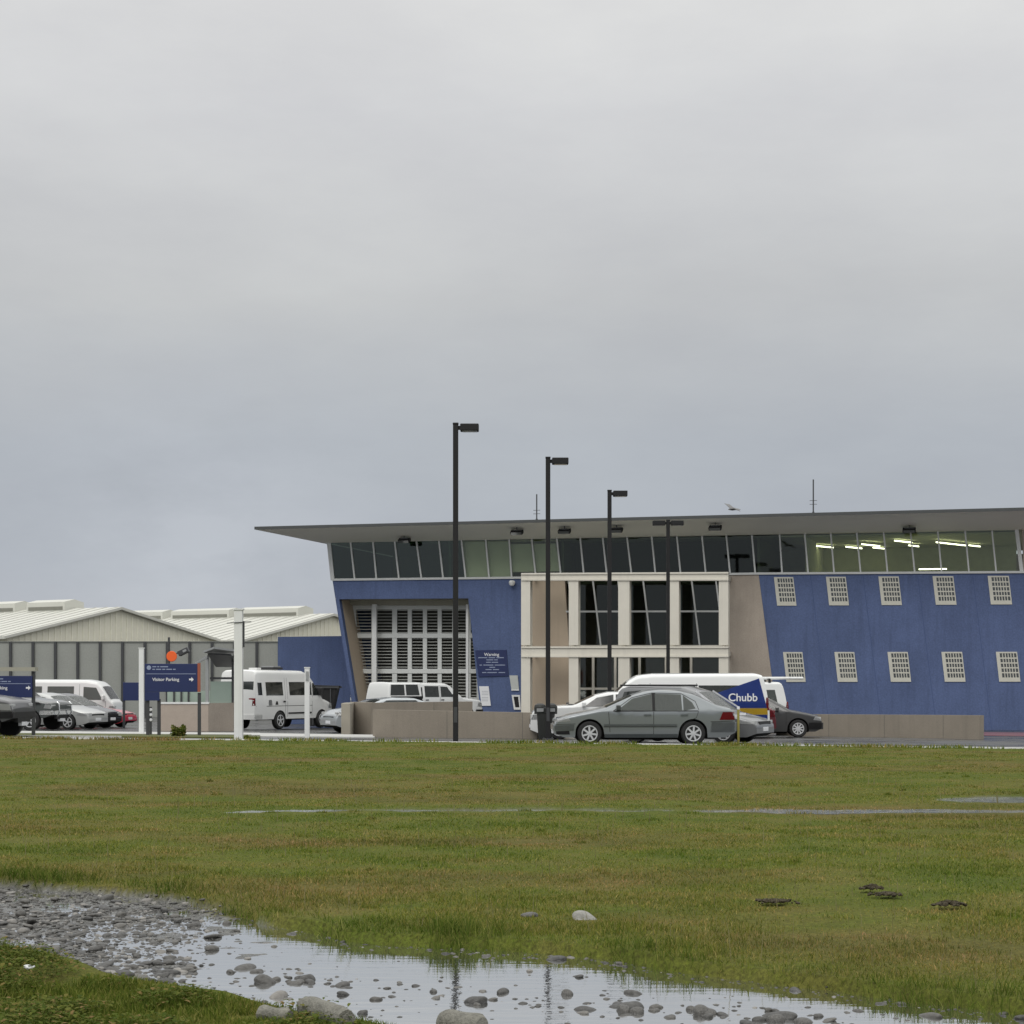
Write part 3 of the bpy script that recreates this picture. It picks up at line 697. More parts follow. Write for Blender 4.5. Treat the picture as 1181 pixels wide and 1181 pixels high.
def parking_sign(label, Y, x0, x1, y0, y1, tx, ty, arrow, tail, posts, edge, crest, name='parking_sign'):
    X = at((x0+x1)/2, Y); z0 = gz(X, Y); r = empty(name, (X, Y, z0), 0, label, 'sign')
    lx = lambda px: at(px, Y)-X; lz = lambda py: zp(py, Y)-z0
    bm = BM(); box(bm, lx(x0), lx(x1), -.04, .02, lz(y1), lz(y0), bev=.008); bd = obj('board', bm, signblue, r)
    if not edge: bm = BM(); box(bm, lx(x0)-.05, lx(x1)+.10, -.10, .30, lz(774), lz(769.5)); obj('top_beam', bm, olive, r)
    if tail: bm = BM(); box(bm, lx(tail[0]), lx(tail[1]), -.04, .02, lz(tail[2]), lz(y1)-.002); obj('lower_board', bm, signblue, r)
    for px, yt in posts:
        bm = BM(); box(bm, lx(px)-.05, lx(px)+.05, .021, .11, -.2, lz(yt), bev=.01); obj('sign_post', bm, darkm, r)
    if edge: bm = BM(); box(bm, lx(x1)+.002, lx(x1)+.085, -.05, .03, lz(y1), lz(y0)+.02); obj('edge_strip', bm, rust, r)
    bm = BM(); ym = y0+(y1-y0)*.36
    box(bm, lx(x0)+.05, lx(x1)-.05, -.0435, -.0405, lz(ym+.3), lz(ym-.3)); obj('divider', bm, faint, bd)
    text('lettering', 'Visitor Parking', 5.2*Y/FPX, letter, bd, Matrix.Translation((lx(tx), -.044, lz(ty))) @ UPRIGHT, .0025)
    ax, ay = lx(arrow), lz(ty-1.7); s = 2.7*Y/FPX; bm = BM()
    prism(bm, [(ax+s,-.0405,ay),(ax,-.0405,ay+s),(ax,-.0405,ay+.35*s),(ax-s,-.0405,ay+.35*s),(ax-s,-.0405,ay-.35*s),(ax,-.0405,ay-.35*s),(ax,-.0405,ay-s)], (0,-.003,0)); obj('arrow', bm, letter, bd)
    bm = BM()
    for row, ls in ((y0+3.2, (4.5,2.2,9)),(y0+6.2,(3,6,3.5,6.5,3))):
        c = crest+6
        for l in ls:
            if c+l < x1-2: box(bm, lx(c), lx(c+l), -.0435, -.0405, lz(row+.8), lz(row-.3))
            c += l+1.2
    obj('small_print', bm, faint, bd)
    bm = BM(); lathe(bm, [(.0,-.0435),(.065,-.0435),(.07,-.0405)], 14, 'Y', Matrix.Translation((lx(crest+2), 0, lz(y0+4.6)))); obj('crest', bm, faint, bd)
    return r
parking_sign('navy visitor parking sign with a rust red right edge between two dark posts', 59.5, 167, 228, 765.5, 798, 176, 785.3, 221, (167.2,184,808), ((170,803),(183,806),(229.5,799)), True, 170)
parking_sign('navy visitor parking sign partly cut off by the edge of the photo', 58.0, -26, 37.5, 779.5, 804.5, -22, 795, 33, None, ((38,775),(-24,775)), False, -20)
# a blue panel behind the white post
Y = 80; X = at(151, Y); z0 = gz(X, Y); r = empty('blank_sign', (X, Y, z0), 0, 'blank dark blue panel beside the white van bonnet', 'sign')
bm = BM(); box(bm, at(142,Y)-X, at(162,Y)-X, -.03, .03, zp(808,Y)-z0, zp(787,Y)-z0, bev=.01); obj('board', bm, signblue, r)
bm = BM(); box(bm, at(142.5,Y)-X-.05, at(142.5,Y)-X+.05, .031, .1, -.1, zp(786,Y)-z0); box(bm, at(161,Y)-X-.05, at(161,Y)-X+.05, .031, .1, -.1, zp(787,Y)-z0); obj('sign_post', bm, darkm, r)
# orange disc
Y = 84; X = at(194.5, Y); z0 = gz(X, Y); r = empty('disc_sign', (X, Y, z0), 0, 'round orange disc on a dark pole above the parking sign', 'sign')
bm = BM(); tube(bm, [(0,.06,-.1),(0,.06,zp(735,Y)-z0)], .05, 8); obj('pole', bm, darkm, r)
bm = BM(); zc = zp(757, Y)-z0; lathe(bm, [(0,-.02),(.22,-.02),(.235,0),(.22,.02),(0,.02)], 22, 'Y', Matrix.Translation((at(198,Y)-X,0,zc))); obj('disc', bm, orange, r)
# floodlight/camera box on the fence
Y = 99; X = at(212, Y); r = empty('fence_camera', (X, Y, zp(752,Y)), 0, 'small dark camera box in front of the grey fence', 'security camera')
bm = BM(); box(bm, -.28, .28, -.25, .25, -.12, .16, Matrix.Rotation(R(-25),4,'Y'), .03); obj('housing', bm, darkm, r)
bm = BM(); box(bm, .0, .2, -.27, -.252, -.03, .08, Matrix.Rotation(R(-25),4,'Y')); obj('lens', bm, galv, r)
bm = BM(); tube(bm, [(-.1,.1,0),(-.7,.9,-.1)], .04, 6); obj('bracket', bm, darkm, r)

# ------------------------------------------------------------------ shelter with low wall
Y = 72.0; X = at(226, Y); z0 = gz(X, Y); sh = empty('shelter', (X, Y, z0), 0, 'waiting shelter with a beige low wall and a raised canopy', 'shelter')
lx = lambda px, yy=Y: at(px, yy)-X; lz = lambda py, yy=Y: zp(py, yy)-z0
bm = BM(); box(bm, lx(184), lx(240.5), 0, .2, -.3, lz(812)); obj('low_wall', bm, mat('warm beige block', (.42,.355,.30), .8, var=.1, fine=25, bump=.2), sh)
bm = BM(); prism(bm, [(lx(240.7),0,-.3),(lx(265),1.1,-.3),(lx(265),1.3,-.3),(lx(240.7),.2,-.3)], (0,0,lz(811)+.3)); obj('low_wall', bm, beige, sh)
bm = BM(); box(bm, lx(183.5), lx(241), -.03, .23, lz(812)+.002, lz(809.8)); obj('coping', bm, white, sh)
for px, yy in ((238.5,.1),(264,1.15)):
    bm = BM(); box(bm, lx(px)-.06, lx(px)+.06, yy-.06, yy+.06, .0, lz(756), bev=.01); obj('post', bm, galv if px < 240 else darkm, sh)
for px in (194,202.5,211): 
    bm = BM(); box(bm, lx(px)-.03, lx(px)+.03, 1.2, 1.26, 0, lz(790)); obj('post', bm, darkm, sh)
bm = BM(); box(bm, lx(186), lx(240), 1.27, 1.29, lz(815), lz(797)); obj('glass_panel', bm, greenglass, sh)
bm = BM(); prism(bm, [(lx(241.5),.25,lz(812)),(lx(263),1.2,lz(812)),(lx(263),1.2,lz(786)),(lx(241.5),.25,lz(786))], (.02,-.04,0)); obj('glass_panel', bm, greenglass, sh)
bm = BM(); prism(bm, [(lx(241),.2,lz(783.5)),(lx(264),1.15,lz(783.5)),(lx(264),1.15,lz(781)),(lx(241),.2,lz(781))], (.02,-.05,0)); obj('rail', bm, darkm, sh)
bm = BM(); prism(bm, [(lx(237.5),-.6,lz(753)),(lx(251),-.9,lz(748.5)),(lx(272),-.2,lz(751.5)),(lx(268),2.6,lz(753)),(lx(236),2.6,lz(754))], (0,0,.07)); cn = obj('canopy', bm, galv, sh)
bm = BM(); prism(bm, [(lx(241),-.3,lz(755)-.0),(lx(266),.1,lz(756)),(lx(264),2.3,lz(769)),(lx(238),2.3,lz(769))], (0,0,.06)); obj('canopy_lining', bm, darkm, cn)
bm = BM(); prism(bm, [(lx(214),2.2,lz(763)),(lx(240),-.2,lz(756)),(lx(240),-.2,lz(759)),(lx(214),2.2,lz(766))], (.02,.06,0)); obj('canopy_beam', bm, galv, cn)
# row of small white studs on dark marker by the sign
Y = 60.5; X = at(172.5, Y); r = empty('marker_post', (X, Y, gz(X,Y)), 0, 'short dark marker post with three white studs below the parking sign', 'marker post')
bm = BM(); box(bm, -.07, .07, -.05, .05, -.1, .92, bev=.01); obj('shaft', bm, darkm, r)
for z in (.82,.66,.5):
    bm = BM(); lathe(bm, [(0,-.035),(.045,-.03),(.05,0)], 10, 'Y', Matrix.Translation((.05,-.05,z))); obj('stud', bm, letter, r)

# ------------------------------------------------------------------ perimeter fence and sheds
Y = 108.0; fz = empty('perimeter_fence', (at(160,Y), Y, -.6), 0, 'high grey panel fence with dark posts behind the left car park', 'fence')
X0 = at(160, Y)
bm = BM(); box(bm, at(-60,Y)-X0, at(372,Y)-X0, 0, .08, 0, zp(741,Y)+.6); obj('panel', bm, mat('grey fence sheet', (.30,.31,.285), .7, var=.12, scale=.5, fine=12), fz)
bm = BM(); box(bm, at(-60,Y)-X0, at(372,Y)-X0, -.05, .12, zp(741,Y)+.602, zp(739.6,Y)+.6); obj('top_rail', bm, mat('grey rail', (.17,.18,.165), .6), fz)
for k in range(-2, 15):
    px = 12.5+25.8*k
    bm = BM(); box(bm, at(px,Y)-X0-.07, at(px,Y)-X0+.07, -.14, -.002, 0, zp(740.3,Y)+.6); obj('post', bm, darkm, fz)
def shed(px0, Y0, pyE, label, length, vents, G=19.6, rise=2.1):
    e1 = Vector((.577,.816,0)); e2 = Vector((-.816,.577,0))
    ze_ = zp(pyE, Y0); r = empty('shed', (at(px0,Y0), Y0, -.7), 0, label, 'shed')
    H = ze_+.7; P = lambda a, b, z: e1*a+e2*b+Vector((0,0,z))
    bm = BM(); prism(bm, [P(0,0,0),P(G,0,0),P(G,0,H),P(G/2,0,H+rise),P(0,0,H)], e2*length); obj('wall', bm, mat('cream corrugated cladding', (.74,.72,.60), .6, var=.06), r)
    bm = BM()
    o = .35; sl = rise/(G/2)
    prism(bm, [P(-.5,-o,H-.5*sl+.02),P(G/2,-o,H+rise+.02),P(G+.5,-o,H-.5*sl+.02),P(G+.5,-o,H-.5*sl+.2),P(G/2,-o,H+rise+.2),P(-.5,-o,H-.5*sl+.2)], e2*(length+2*o))
    rf = obj('roof', bm, mat('white roof sheet', (.56,.56,.51), .5, var=.06, scale=.4), r)
    bm = BM()
    for k in range(int(length/1.1)):
        prism(bm, [P(-.5,k*1.1,H-.5*sl+.203),P(G/2,k*1.1,H+rise+.203),P(G/2,k*1.1+.08,H+rise+.203),P(-.5,k*1.1+.08,H-.5*sl+.203)], (0,0,.035))
    obj('roof_ribs', bm, mat('roof rib', (.48,.48,.44), .5), rf)
    for b0, b1 in vents:
        bm = BM(); zb = H+rise-.1
        prism(bm, [P(G/2-.9,b0,zb),P(G/2+.9,b0,zb),P(G/2+.9,b0,zb+.75),P(G/2,b0,zb+.95),P(G/2-.9,b0,zb+.75)], e2*(b1-b0)); vt = obj('ridge_vent', bm, mat('white roof sheet', (.72,.73,.70)), rf)
        bm = BM(); prism(bm, [P(G/2-.93,b0+.2,zb+.18),P(G/2-.905,b0+.2,zb+.18),P(G/2-.905,b0+.2,zb+.42),P(G/2-.93,b0+.2,zb+.42)], e2*(b1-b0-.4)); obj('vent_louvre', bm, mat('dark vent strip', (.2,.2,.17), .8), vt)  # darker strip along the side of each vent
    bm = BM()
    for k in range(38):
        a = .5+k*(G-1)/37; prism(bm, [P(a,-.006,H-1.2),P(a+.09,-.006,H-1.2),P(a+.09,-.006,H+rise*(1-abs(a+.045-G/2)/(G/2))-.12),P(a,-.006,H+rise*(1-abs(a+.045-G/2)/(G/2))-.12)], e2*-.04)
    obj('cladding_ribs', bm, mat('cream cladding rib', (.80,.78,.66), .6), r)
    return r
shed(8, 125, 735.5, 'cream gabled shed with white roof at the far left behind the fence', 34, ((4.5,8.5),(9.8,14.5),(16,20)))
shed(281, 140, 739.5, 'second cream shed with white roof partly behind the blue wall', 34, ((2.6,9.0),(10,16.5),(17.5,24)))

# ------------------------------------------------------------------ vehicles
def paint(name, col, metal=0.0, rough=.32):
    return mat(name, col, rough, metal, var=.03, scale=1.5, coat=.7)
class Car:
    """body swept between two side skins; x runs from the nose (0) to the tail (Ln)"""
    def __init__(s, name, label, cat, px, Y, rz, Ln, Wd, prof, wheels, r, pm, belt, tumble, clear=.2, nose=.16, tail=.10, rnd=.07, smooth=5, low=None, rim=5, dz=0.0):
        s.Ln, s.Wd, s.belt, s.tum, s.clear, s.nose, s.tail, s.rnd = Ln, Wd, belt, tumble, clear, nose, tail, rnd
        s.wheels, s.r = wheels, r; s.pm = pm
        n = 220; xs = np.linspace(0, Ln, n); z = np.interp(xs, *np.array(prof).T)
        k = np.ones(smooth)/smooth; zs_ = np.convolve(np.pad(z, smooth//2, 'edge'), k, 'valid'); zs_[:2] = z[:2]; zs_[-2:] = z[-2:]
        s.xs, s.zh = xs, zs_
        X = at(px, Y)
        s.root = empty(name, (X, Y, gz(X, Y)+dz), rz, label, cat)
        lo = np.full(n, clear)
        nf = .06*Ln; lo = lo+.10*np.clip(1-xs/nf, 0, 1)+.12*np.clip(1-(Ln-xs)/nf, 0, 1)
        for xw in wheels:
            ra = r+.055; d = np.abs(xs-xw); ok = d < ra
            lo[ok] = np.maximum(lo[ok], r+np.sqrt(np.maximum(ra**2-d[ok]**2, 0)))
        s.lo = np.minimum(lo, s.zh-.05)
        T = np.concatenate([np.linspace(0, .8, 11), np.linspace(.84, 1, 8)]); bm = BM(); G = {}
        for sgn in (-1, 1):
            for i in range(n):
                for j, t in enumerate(T):
                    z = s.lo[i]+(s.zh[i]-s.lo[i])*t; G[sgn, i, j] = bm.verts.new((xs[i]-Ln/2, sgn*s.half(xs[i], z), z))
        m = len(T); dark = []
        for sgn in (-1, 1):
            for i in range(n-1):
                for j in range(m-1):
                    q = (G[sgn,i,j],G[sgn,i+1,j],G[sgn,i+1,j+1],G[sgn,i,j+1]); bm.faces.new(q if sgn < 0 else q[::-1])
        K = 7; top = {}
        for i in range(n):
            for k in range(K+1):
                f = k/K*2-1
                if k == 0: v = G[-1,i,m-1]
                elif k == K: v = G[1,i,m-1]
                else:
                    yv = G[1,i,m-1].co.y*f; v = bm.verts.new((xs[i]-Ln/2, yv, s.zh[i]+.03*(1-f*f)))
                top[i,k] = v
        for i in range(n-1):
            for k in range(K): bm.faces.new((top[i,k],top[i+1,k],top[i+1,k+1],top[i,k+1]))
            fc = bm.faces.new((G[-1,i,0],G[1,i,0],G[1,i+1,0],G[-1,i+1,0])); dark.append(fc)
        for i in (0, n-1):
            for j in range(m-1): bm.faces.new((G[-1,i,j],G[-1,i,j+1],G[1,i,j+1],G[1,i,j]))
            bm.faces.new([top[i,k] for k in range(K+1)])
        for f in dark: f.material_index = 1
        if low is not None:
            for f in bm.faces:
                if f.material_index == 0 and f.calc_center_median().z < low[0]: f.material_index = 2
        s.body = obj('body', bm, [pm, under]+([low[1]] if low else []), s.root, True)
        s.wh = []; bm = BM()
        for xw in wheels:
            box(bm, xw-Ln/2-r-.06, xw-Ln/2+r+.06, -Wd/2+.27, Wd/2-.27, clear-.02, min(2*r+.07, s.belt-.05))
        box(bm, wheels[0]-Ln/2+r+.061, wheels[1]-Ln/2-r-.061, -Wd/2+.3, Wd/2-.3, clear-.06, clear+.1)
        obj('underbody', bm, under, s.root)
        for xw in wheels:
            for sgn in (-1, 1):
                yo = sgn*(Wd/2-.10)
                bm = BM(); rr = r
                lathe(bm, [(rr*.62,-.10),(rr*.9,-.105),(rr*.985,-.075),(rr,-.03),(rr,.03),(rr*.985,.075),(rr*.9,.105),(rr*.62,.10)], 30, 'Y')
                wo = obj('wheel', bm, tyre_m, s.root, True, loc=(xw-Ln/2, yo, rr)); wo.rotation_euler = (0, random.uniform(0, 6), 0)
                bm = BM(); f = sgn
                lathe(bm, [(rr*.66,f*.098),(rr*.63,f*.110),(rr*.57,f*.106),(rr*.53,f*.086),(rr*.2,f*.096),(0,f*.096)], 30, 'Y')
                for k in range(rim):
                    a = 2*math.pi*k/rim; M = Matrix.Rotation(a, 4, 'Y')
                    box(bm, rr*.06, rr*.56, min(f*.08,f*.106), max(f*.08,f*.106), -rr*.075, rr*.075, M)
                lathe(bm, [(rr*.17,f*.08),(rr*.16,f*.110),(0,f*.114)], 14, 'Y')
                obj('rim', bm, rim_m, wo)
    def half(s, x, z):
        b = s.Wd/2
        f = min(1, x/(.14*s.Ln)); g = min(1, (s.Ln-x)/(.12*s.Ln))
        b *= 1-s.nose*(1-f)**2-s.tail*(1-g)**2
        if z > s.belt: b -= (z-s.belt)*s.tum
        else: b -= .05*((s.belt-z)/s.belt)**2*1.6
        zt = float(np.interp(x, s.xs, s.zh)); d = zt-z
        if d < s.rnd:
            q = (s.rnd-max(d, 0))/s.rnd; b -= s.rnd*(1-math.sqrt(max(0, 1-q*q)))*.9
        return max(b, .05)
    def side(s, name, quad, m, off=.006, sides=(-1, 1), parent=None, nu=10, nv=6):
        """patch on the side skin: quad = 4 (x, z) corners, round the outline"""
        out = []
        for sgn in sides:
            bm = BM(); g = {}
            P = [Vector(q) for q in quad]
            for i in range(nu+1):
                for j in range(nv+1):
                    u, v = i/nu, j/nv
                    p = P[0].lerp(P[1], u).lerp(P[3].lerp(P[2], u), v)
                    g[i,j] = bm.verts.new((p.x-s.Ln/2, sgn*(s.half(p.x, p.y)+off), p.y))
            for i in range(nu):
                for j in range(nv): bm.faces.new((g[i,j],g[i+1,j],g[i+1,j+1],g[i,j+1]))
            bmesh.ops.solidify(bm, geom=list(bm.faces), thickness=off*.8)
            out.append(obj(name, bm, m, parent or s.root))
        return out
    def line(s, pts, w=.012, m=None, sides=(-1, 1), name='door_gap', off=.0025):
        for (x0,z0),(x1,z1) in zip(pts, pts[1:]):
            d = Vector((x1-x0, z1-z0)).normalized(); nn = Vector((-d.y, d.x))*w/2
            s.side(name, [(x0-nn.x,z0-nn.y),(x1-nn.x,z1-nn.y),(x1+nn.x,z1+nn.y),(x0+nn.x,z0+nn.y)], m or trim, off, sides, s.body, 6, 1)
    def screen(s, name, x0, x1, m, inset=.06, off=.008):
        bm = BM(); g = {}; nu, nv = 12, 10
        for i in range(nu+1):
            x = x0+(x1-x0)*i/nu; zt = float(np.interp(x, s.xs, s.zh)); b = s.half(x, zt)-inset
            sl = (float(np.interp(x+.02, s.xs, s.zh))-float(np.interp(x-.02, s.xs, s.zh)))/.04; l = math.hypot(1, sl)
            for j in range(nv+1):
                f = j/nv*2-1; yy = b*f; ft = yy/(b+inset)
                g[i,j] = bm.verts.new((x-s.Ln/2-off*sl/l, yy, zt+.03*(1-ft*ft)+off/l))
        for i in range(nu):
            for j in range(nv): bm.faces.new((g[i,j],g[i+1,j],g[i+1,j+1],g[i,j+1]))
        bmesh.ops.solidify(bm, geom=list(bm.faces), thickness=off*.7)
        return obj(name, bm, m, s.root)
    def end(s, name, front, y0, y1, z0, z1, m, d=.03, parent=None, bev=.008, inx=0.0):
        zm = z0*.45+z1*.55; ok = np.nonzero(s.zh >= zm)[0]; bm = BM()
        x = (s.xs[ok[0]] if front else s.xs[ok[-1]])-s.Ln/2
        box(bm, x-d*.7 if front else x-.10, x+.10 if front else x+d*.7, y0, y1, z0, z1, bev=bev); return obj(name, bm, m, parent or s.root)
    def bx(s, name, x0, x1, y0, y1, z0, z1, m, parent=None, bev=.01):
        bm = BM(); box(bm, x0-s.Ln/2, x1-s.Ln/2, y0, y1, z0, z1, bev=bev); return obj(name, bm, m, parent or s.root)
    def mirrors(s, x, z, m, size=(.10,.09)):
        for sgn in (-1, 1):
            b = s.half(x, z); bm = BM()
            box(bm, x-s.Ln/2-.05, x-s.Ln/2+.06, sgn*b-.02 if sgn > 0 else sgn*b-.20, sgn*b+.20 if sgn > 0 else sgn*b+.02, z, z+size[1]+.05, bev=.025)
            obj('wing_mirror', bm, m, s.root)
    def fit(s, hl=(.0,.42,.58,.76), tl=None, grille=(.45,.45,.62), plate=True, bump=None, pr=.5, hy=.62):
        b = s.Wd/2*(1-s.nose)
        for sgn in (-1, 1):
            s.end('headlight', True, min(sgn*b*.98,sgn*b*hy), max(sgn*b*.98,sgn*b*hy), hl[2]-.02, hl[3]-.02, lampglass, .02)
        s.side('headlight', [(hl[0]+.02,hl[2]),(hl[1],hl[2]+.03),(hl[1]-.06,hl[3]),(hl[0]+.04,hl[3]-.03)], lampglass, .006)
        s.end('grille', True, -grille[0], grille[0], grille[1], grille[2], trim, .015)
        if plate:
            s.end('number_plate', True, -.18, .18, pr-.15, pr-.04, letter, .035); s.end('number_plate', False, -.18, .18, pr+.08, pr+.19, letter, .03)
        if tl:
            s.side('tail_light', [(s.Ln-tl[0],tl[1]),(s.Ln-.02,tl[1]),(s.Ln-.05,tl[2]),(s.Ln-tl[0]*.8,tl[2])], redlamp, .007)
            bb = s.Wd/2*(1-s.tail)
            for sgn in (-1, 1): s.end('tail_light', False, min(sgn*bb*.97,sgn*bb*.66), max(sgn*bb*.97,sgn*bb*.66), tl[1], tl[2], redlamp, .008)
        if bump:
            s.side('bumper', [(.02,bump[0]),(.45,bump[0]),(.45,bump[1]),(.01,bump[1])], bump[2], .02); s.end('bumper', True, -s.Wd/2*(1-s.nose), s.Wd/2*(1-s.nose), bump[0], bump[1], bump[2], .05)
            s.side('bumper', [(s.Ln-.45,bump[0]),(s.Ln-.02,bump[0]),(s.Ln-.02,bump[1]),(s.Ln-.45,bump[1])], bump[2], .02); s.end('bumper', False, -s.Wd/2*(1-s.tail), s.Wd/2*(1-s.tail), bump[0], bump[1], bump[2], .05)

def sedan_like(name, label, cat, px, Y, rz, pm, Ln=4.63, Wd=1.74, prof=None, glass=carglass2, rim=7, dz=0):
    c = Car(name, label, cat, px, Y, rz, Ln, Wd, prof, (.90, 3.54), .315, pm, .88, .42, clear=.21, rim=rim, dz=dz)
    return c
SED = [(0,.50),(.02,.60),(.10,.67),(.40,.77),(.9,.87),(1.27,.945),(2.02,1.275),(2.35,1.375),(2.75,1.415),(3.2,1.385),(3.6,1.29),(4.15,1.03),(4.3,.985),(4.52,.945),(4.60,.84),(4.63,.60)]
silver = paint('silver green car paint', (.225,.245,.256), .4, .28)
c = sedan_like('parked_sedan', 'silver grey sedan parked broadside at the grass edge, nearest of the cars', 'car', 740.5, 49.35, R(1.5), silver, prof=SED)
c.side('side_window', [(1.60,.90),(2.50,.895),(2.50,1.325),(1.99,1.20)], carglass2, .005)
c.side('side_window', [(2.57,.895),(3.26,.89),(3.24,1.305),(2.57,1.325)], carglass2, .005)
c.side('side_window', [(3.29,.89),(3.60,.95),(3.52,1.10),(3.29,1.285)], carglass2, .005)
c.side('window_pillar', [(2.49,.88),(2.585,.88),(2.585,1.335),(2.49,1.335)], trim, .0035)
c.line([(1.5,.885),(3.66,.89)], .022); c.line([(1.5,.885),(1.98,1.225),(2.5,1.345),(3.25,1.325),(3.6,1.13),(3.68,.92)], .016)
c.screen('windscreen', 1.32, 1.99, carglass); c.screen('rear_window', 3.62, 4.13, carglass)
c.line([(1.42,.35),(1.38,.86)]); c.line([(2.53,.30),(2.53,.87)]); c.line([(3.20,.34),(3.28,.55),(3.62,.72),(3.68,.9)])
c.side('side_moulding', [(1.26,.49),(3.12,.49),(3.12,.55),(1.26,.55)], silver, .018); c.line([(1.26,.485),(3.12,.485)], .014)
c.side('sill', [(1.28,.215),(3.15,.215),(3.15,.30),(1.28,.30)], mat('dark sill', (.10,.115,.12), .5), .006)
for x in (2.28, 3.22): c.side('door_handle', [(x,.765),(x+.18,.77),(x+.18,.805),(x,.80)], silver, .028)
c.mirrors(1.62, .90, mat('dark mirror', (.05,.055,.055), .4))
c.fit(hl=(.0,.42,.60,.71), tl=(.42,.66,.86), pr=.45)
c.side('bumper', [(.02,.40),(.50,.40),(.50,.54),(.01,.52)], silver, .016); c.side('bumper', [(3.98,.36),(4.60,.36),(4.61,.60),(4.02,.60)], silver, .016); c.line([(3.98,.61),(4.56,.63)], .014); c.line([(.06,.545),(.54,.56)], .012)
c.side('air_intake', [(.06,.29),(.40,.29),(.38,.385),(.05,.37)], trim, .006)
c.end('bumper', True, -.70, .70, .38, .54, silver, .03); c.end('bumper', False, -.74, .74, .36, .60, silver, .04)

# dark wagon between the sedan and the van, facing right
wagp = paint('dark grey wagon paint', (.16,.165,.17), .4); 
WAG = [(0,.48),(.03,.58),(.25,.68),(1.0,.86),(1.75,1.40),(2.2,1.53),(3.75,1.55),(4.0,1.48),(4.2,.95),(4.25,.6)]
c = Car('parked_wagon', 'dark wagon with a pale windscreen pillar behind the silver sedan', 'car', 798, 52.4, R(153), 4.25, 1.72, WAG, (.88,3.45), .32, wagp, .92, .35, rim=5)
c.side('side_window', [(1.45,.95),(2.35,.95),(2.35,1.42),(1.82,1.36)], carglass, .005); c.side('side_window', [(2.42,.95),(3.3,.95),(3.3,1.44),(2.42,1.43)], carglass, .005); c.side('side_window', [(3.36,.95),(3.95,.97),(3.85,1.40),(3.36,1.44)], carglass, .005)
c.screen('windscreen', 1.06, 1.72, carglass2); c.screen('rear_window', 4.0, 4.17, carglass)
c.line([(1.04,.96),(1.76,1.43)], .05, letter, name='pillar_trim', off=.006)
c.fit(hl=(.0,.50,.54,.66), tl=(.3,.75,1.05)); c.mirrors(1.5, .96, wagp); c.line([(2.38,.3),(2.38,.94)]); c.line([(1.3,.4),(1.3,.9)])
for y in (-.62,.62): c.bx('roof_rail', 2.2, 4.0, y-.02, y+.02, 1.555, 1.60, trim)

# white car whose bonnet shows left of the sedan, facing left
whitep = paint('white car paint', (.72,.73,.72), 0, .25)
WS = [(0,.55),(.03,.76),(.14,.90),(.45,.985),(1.30,1.03),(1.95,1.33),(2.35,1.42),(3.0,1.42),(3.6,1.10),(3.95,1.04),(4.03,.9),(4.05,.6)]
c = Car('parked_car', 'white car with only its nose and bonnet showing between litter bin and silver sedan', 'car', 688, 58.2, R(0), 4.05, 1.74, WS, (.86,3.2), .32, whitep, .98, .4)
c.screen('windscreen', 1.36, 1.92, carglass); c.screen('rear_window', 3.05, 3.55, carglass)
c.side('side_window', [(1.62,1.0),(2.5,1.0),(2.5,1.36),(2.0,1.27)], carglass); c.side('side_window', [(2.57,1.0),(3.3,1.0),(2.95,1.36),(2.57,1.37)], carglass)
c.fit(hl=(.0,.40,.60,.78), tl=(.35,.75,.95)); c.mirrors(1.6, 1.0, whitep)
bm = BM(); tube(bm, [(-.93,-.55,1.075),(-.85,-.1,1.10),(-.9,.4,1.09)], .018, 6); obj('wiper', bm, trim, c.root)
c.bx('cowl', 1.16, 1.40, -.62, .62, 1.02, 1.062, trim)

# white van with blue and yellow livery
VAN = [(0,.50),(.03,.78),(.10,1.02),(.32,1.16),(1.02,1.82),(1.28,1.97),(1.7,2.02),(5.0,2.04),(5.25,1.98),(5.41,1.2),(5.45,.5)]
vanw = paint('white van paint', (.76,.77,.76), 0, .3)
c = Car('parked_van', 'white van with a blue and yellow company panel on its rear side', 'van', 785.5, 60.6, R(0), 5.45, 1.78, VAN, (.95,4.05), .33, vanw, 1.12, .13, clear=.22, rnd=.10)
c.side('side_window', [(.72,1.2),(1.62,1.16),(1.62,1.66),(1.02,1.62)], carglass); c.side('side_window', [(1.75,1.16),(3.1,1.16),(3.1,1.68),(1.75,1.68)], carglass); c.side('side_window', [(3.2,1.16),(4.7,1.16),(4.7,1.68),(3.2,1.68)], carglass)
c.screen('windscreen', .36, .96, carglass); c.fit(hl=(.0,.35,.75,.98), tl=(.16,.9,1.3), bump=(.32,.55,white))
c.line([(1.68,.4),(1.68,1.75)]); c.line([(3.14,.4),(3.14,1.75)]); c.mirrors(.75, 1.15, trim, (.1,.16))
liv = mat('royal blue livery', (.025,.06,.30), .3, var=.04); 
pn = c.side('livery_panel', [(3.85,.97),(5.34,.97),(5.10,1.90),(3.80,1.45)], liv, .0118, (-1,), nu=14, nv=10)[0]
c.side('livery_panel', [(3.9,.52),(5.37,.52),(5.36,.76),(4.1,.76)], liv, .010, (-1,)); c.side('livery_stripe', [(3.7,.765),(5.37,.765),(5.35,.965),(3.75,.965)], yellow, .0115, (-1,))
text('lettering', 'Chubb', .34, letter, pn, Matrix.Translation((4.12-5.45/2, -1.78/2-.005, 1.19)) @ UPRIGHT, .012)
for y in (-.5,.5): c.bx('roof_rail', 1.8, 4.8, y-.02, y+.02, 2.02, 2.06, galv)

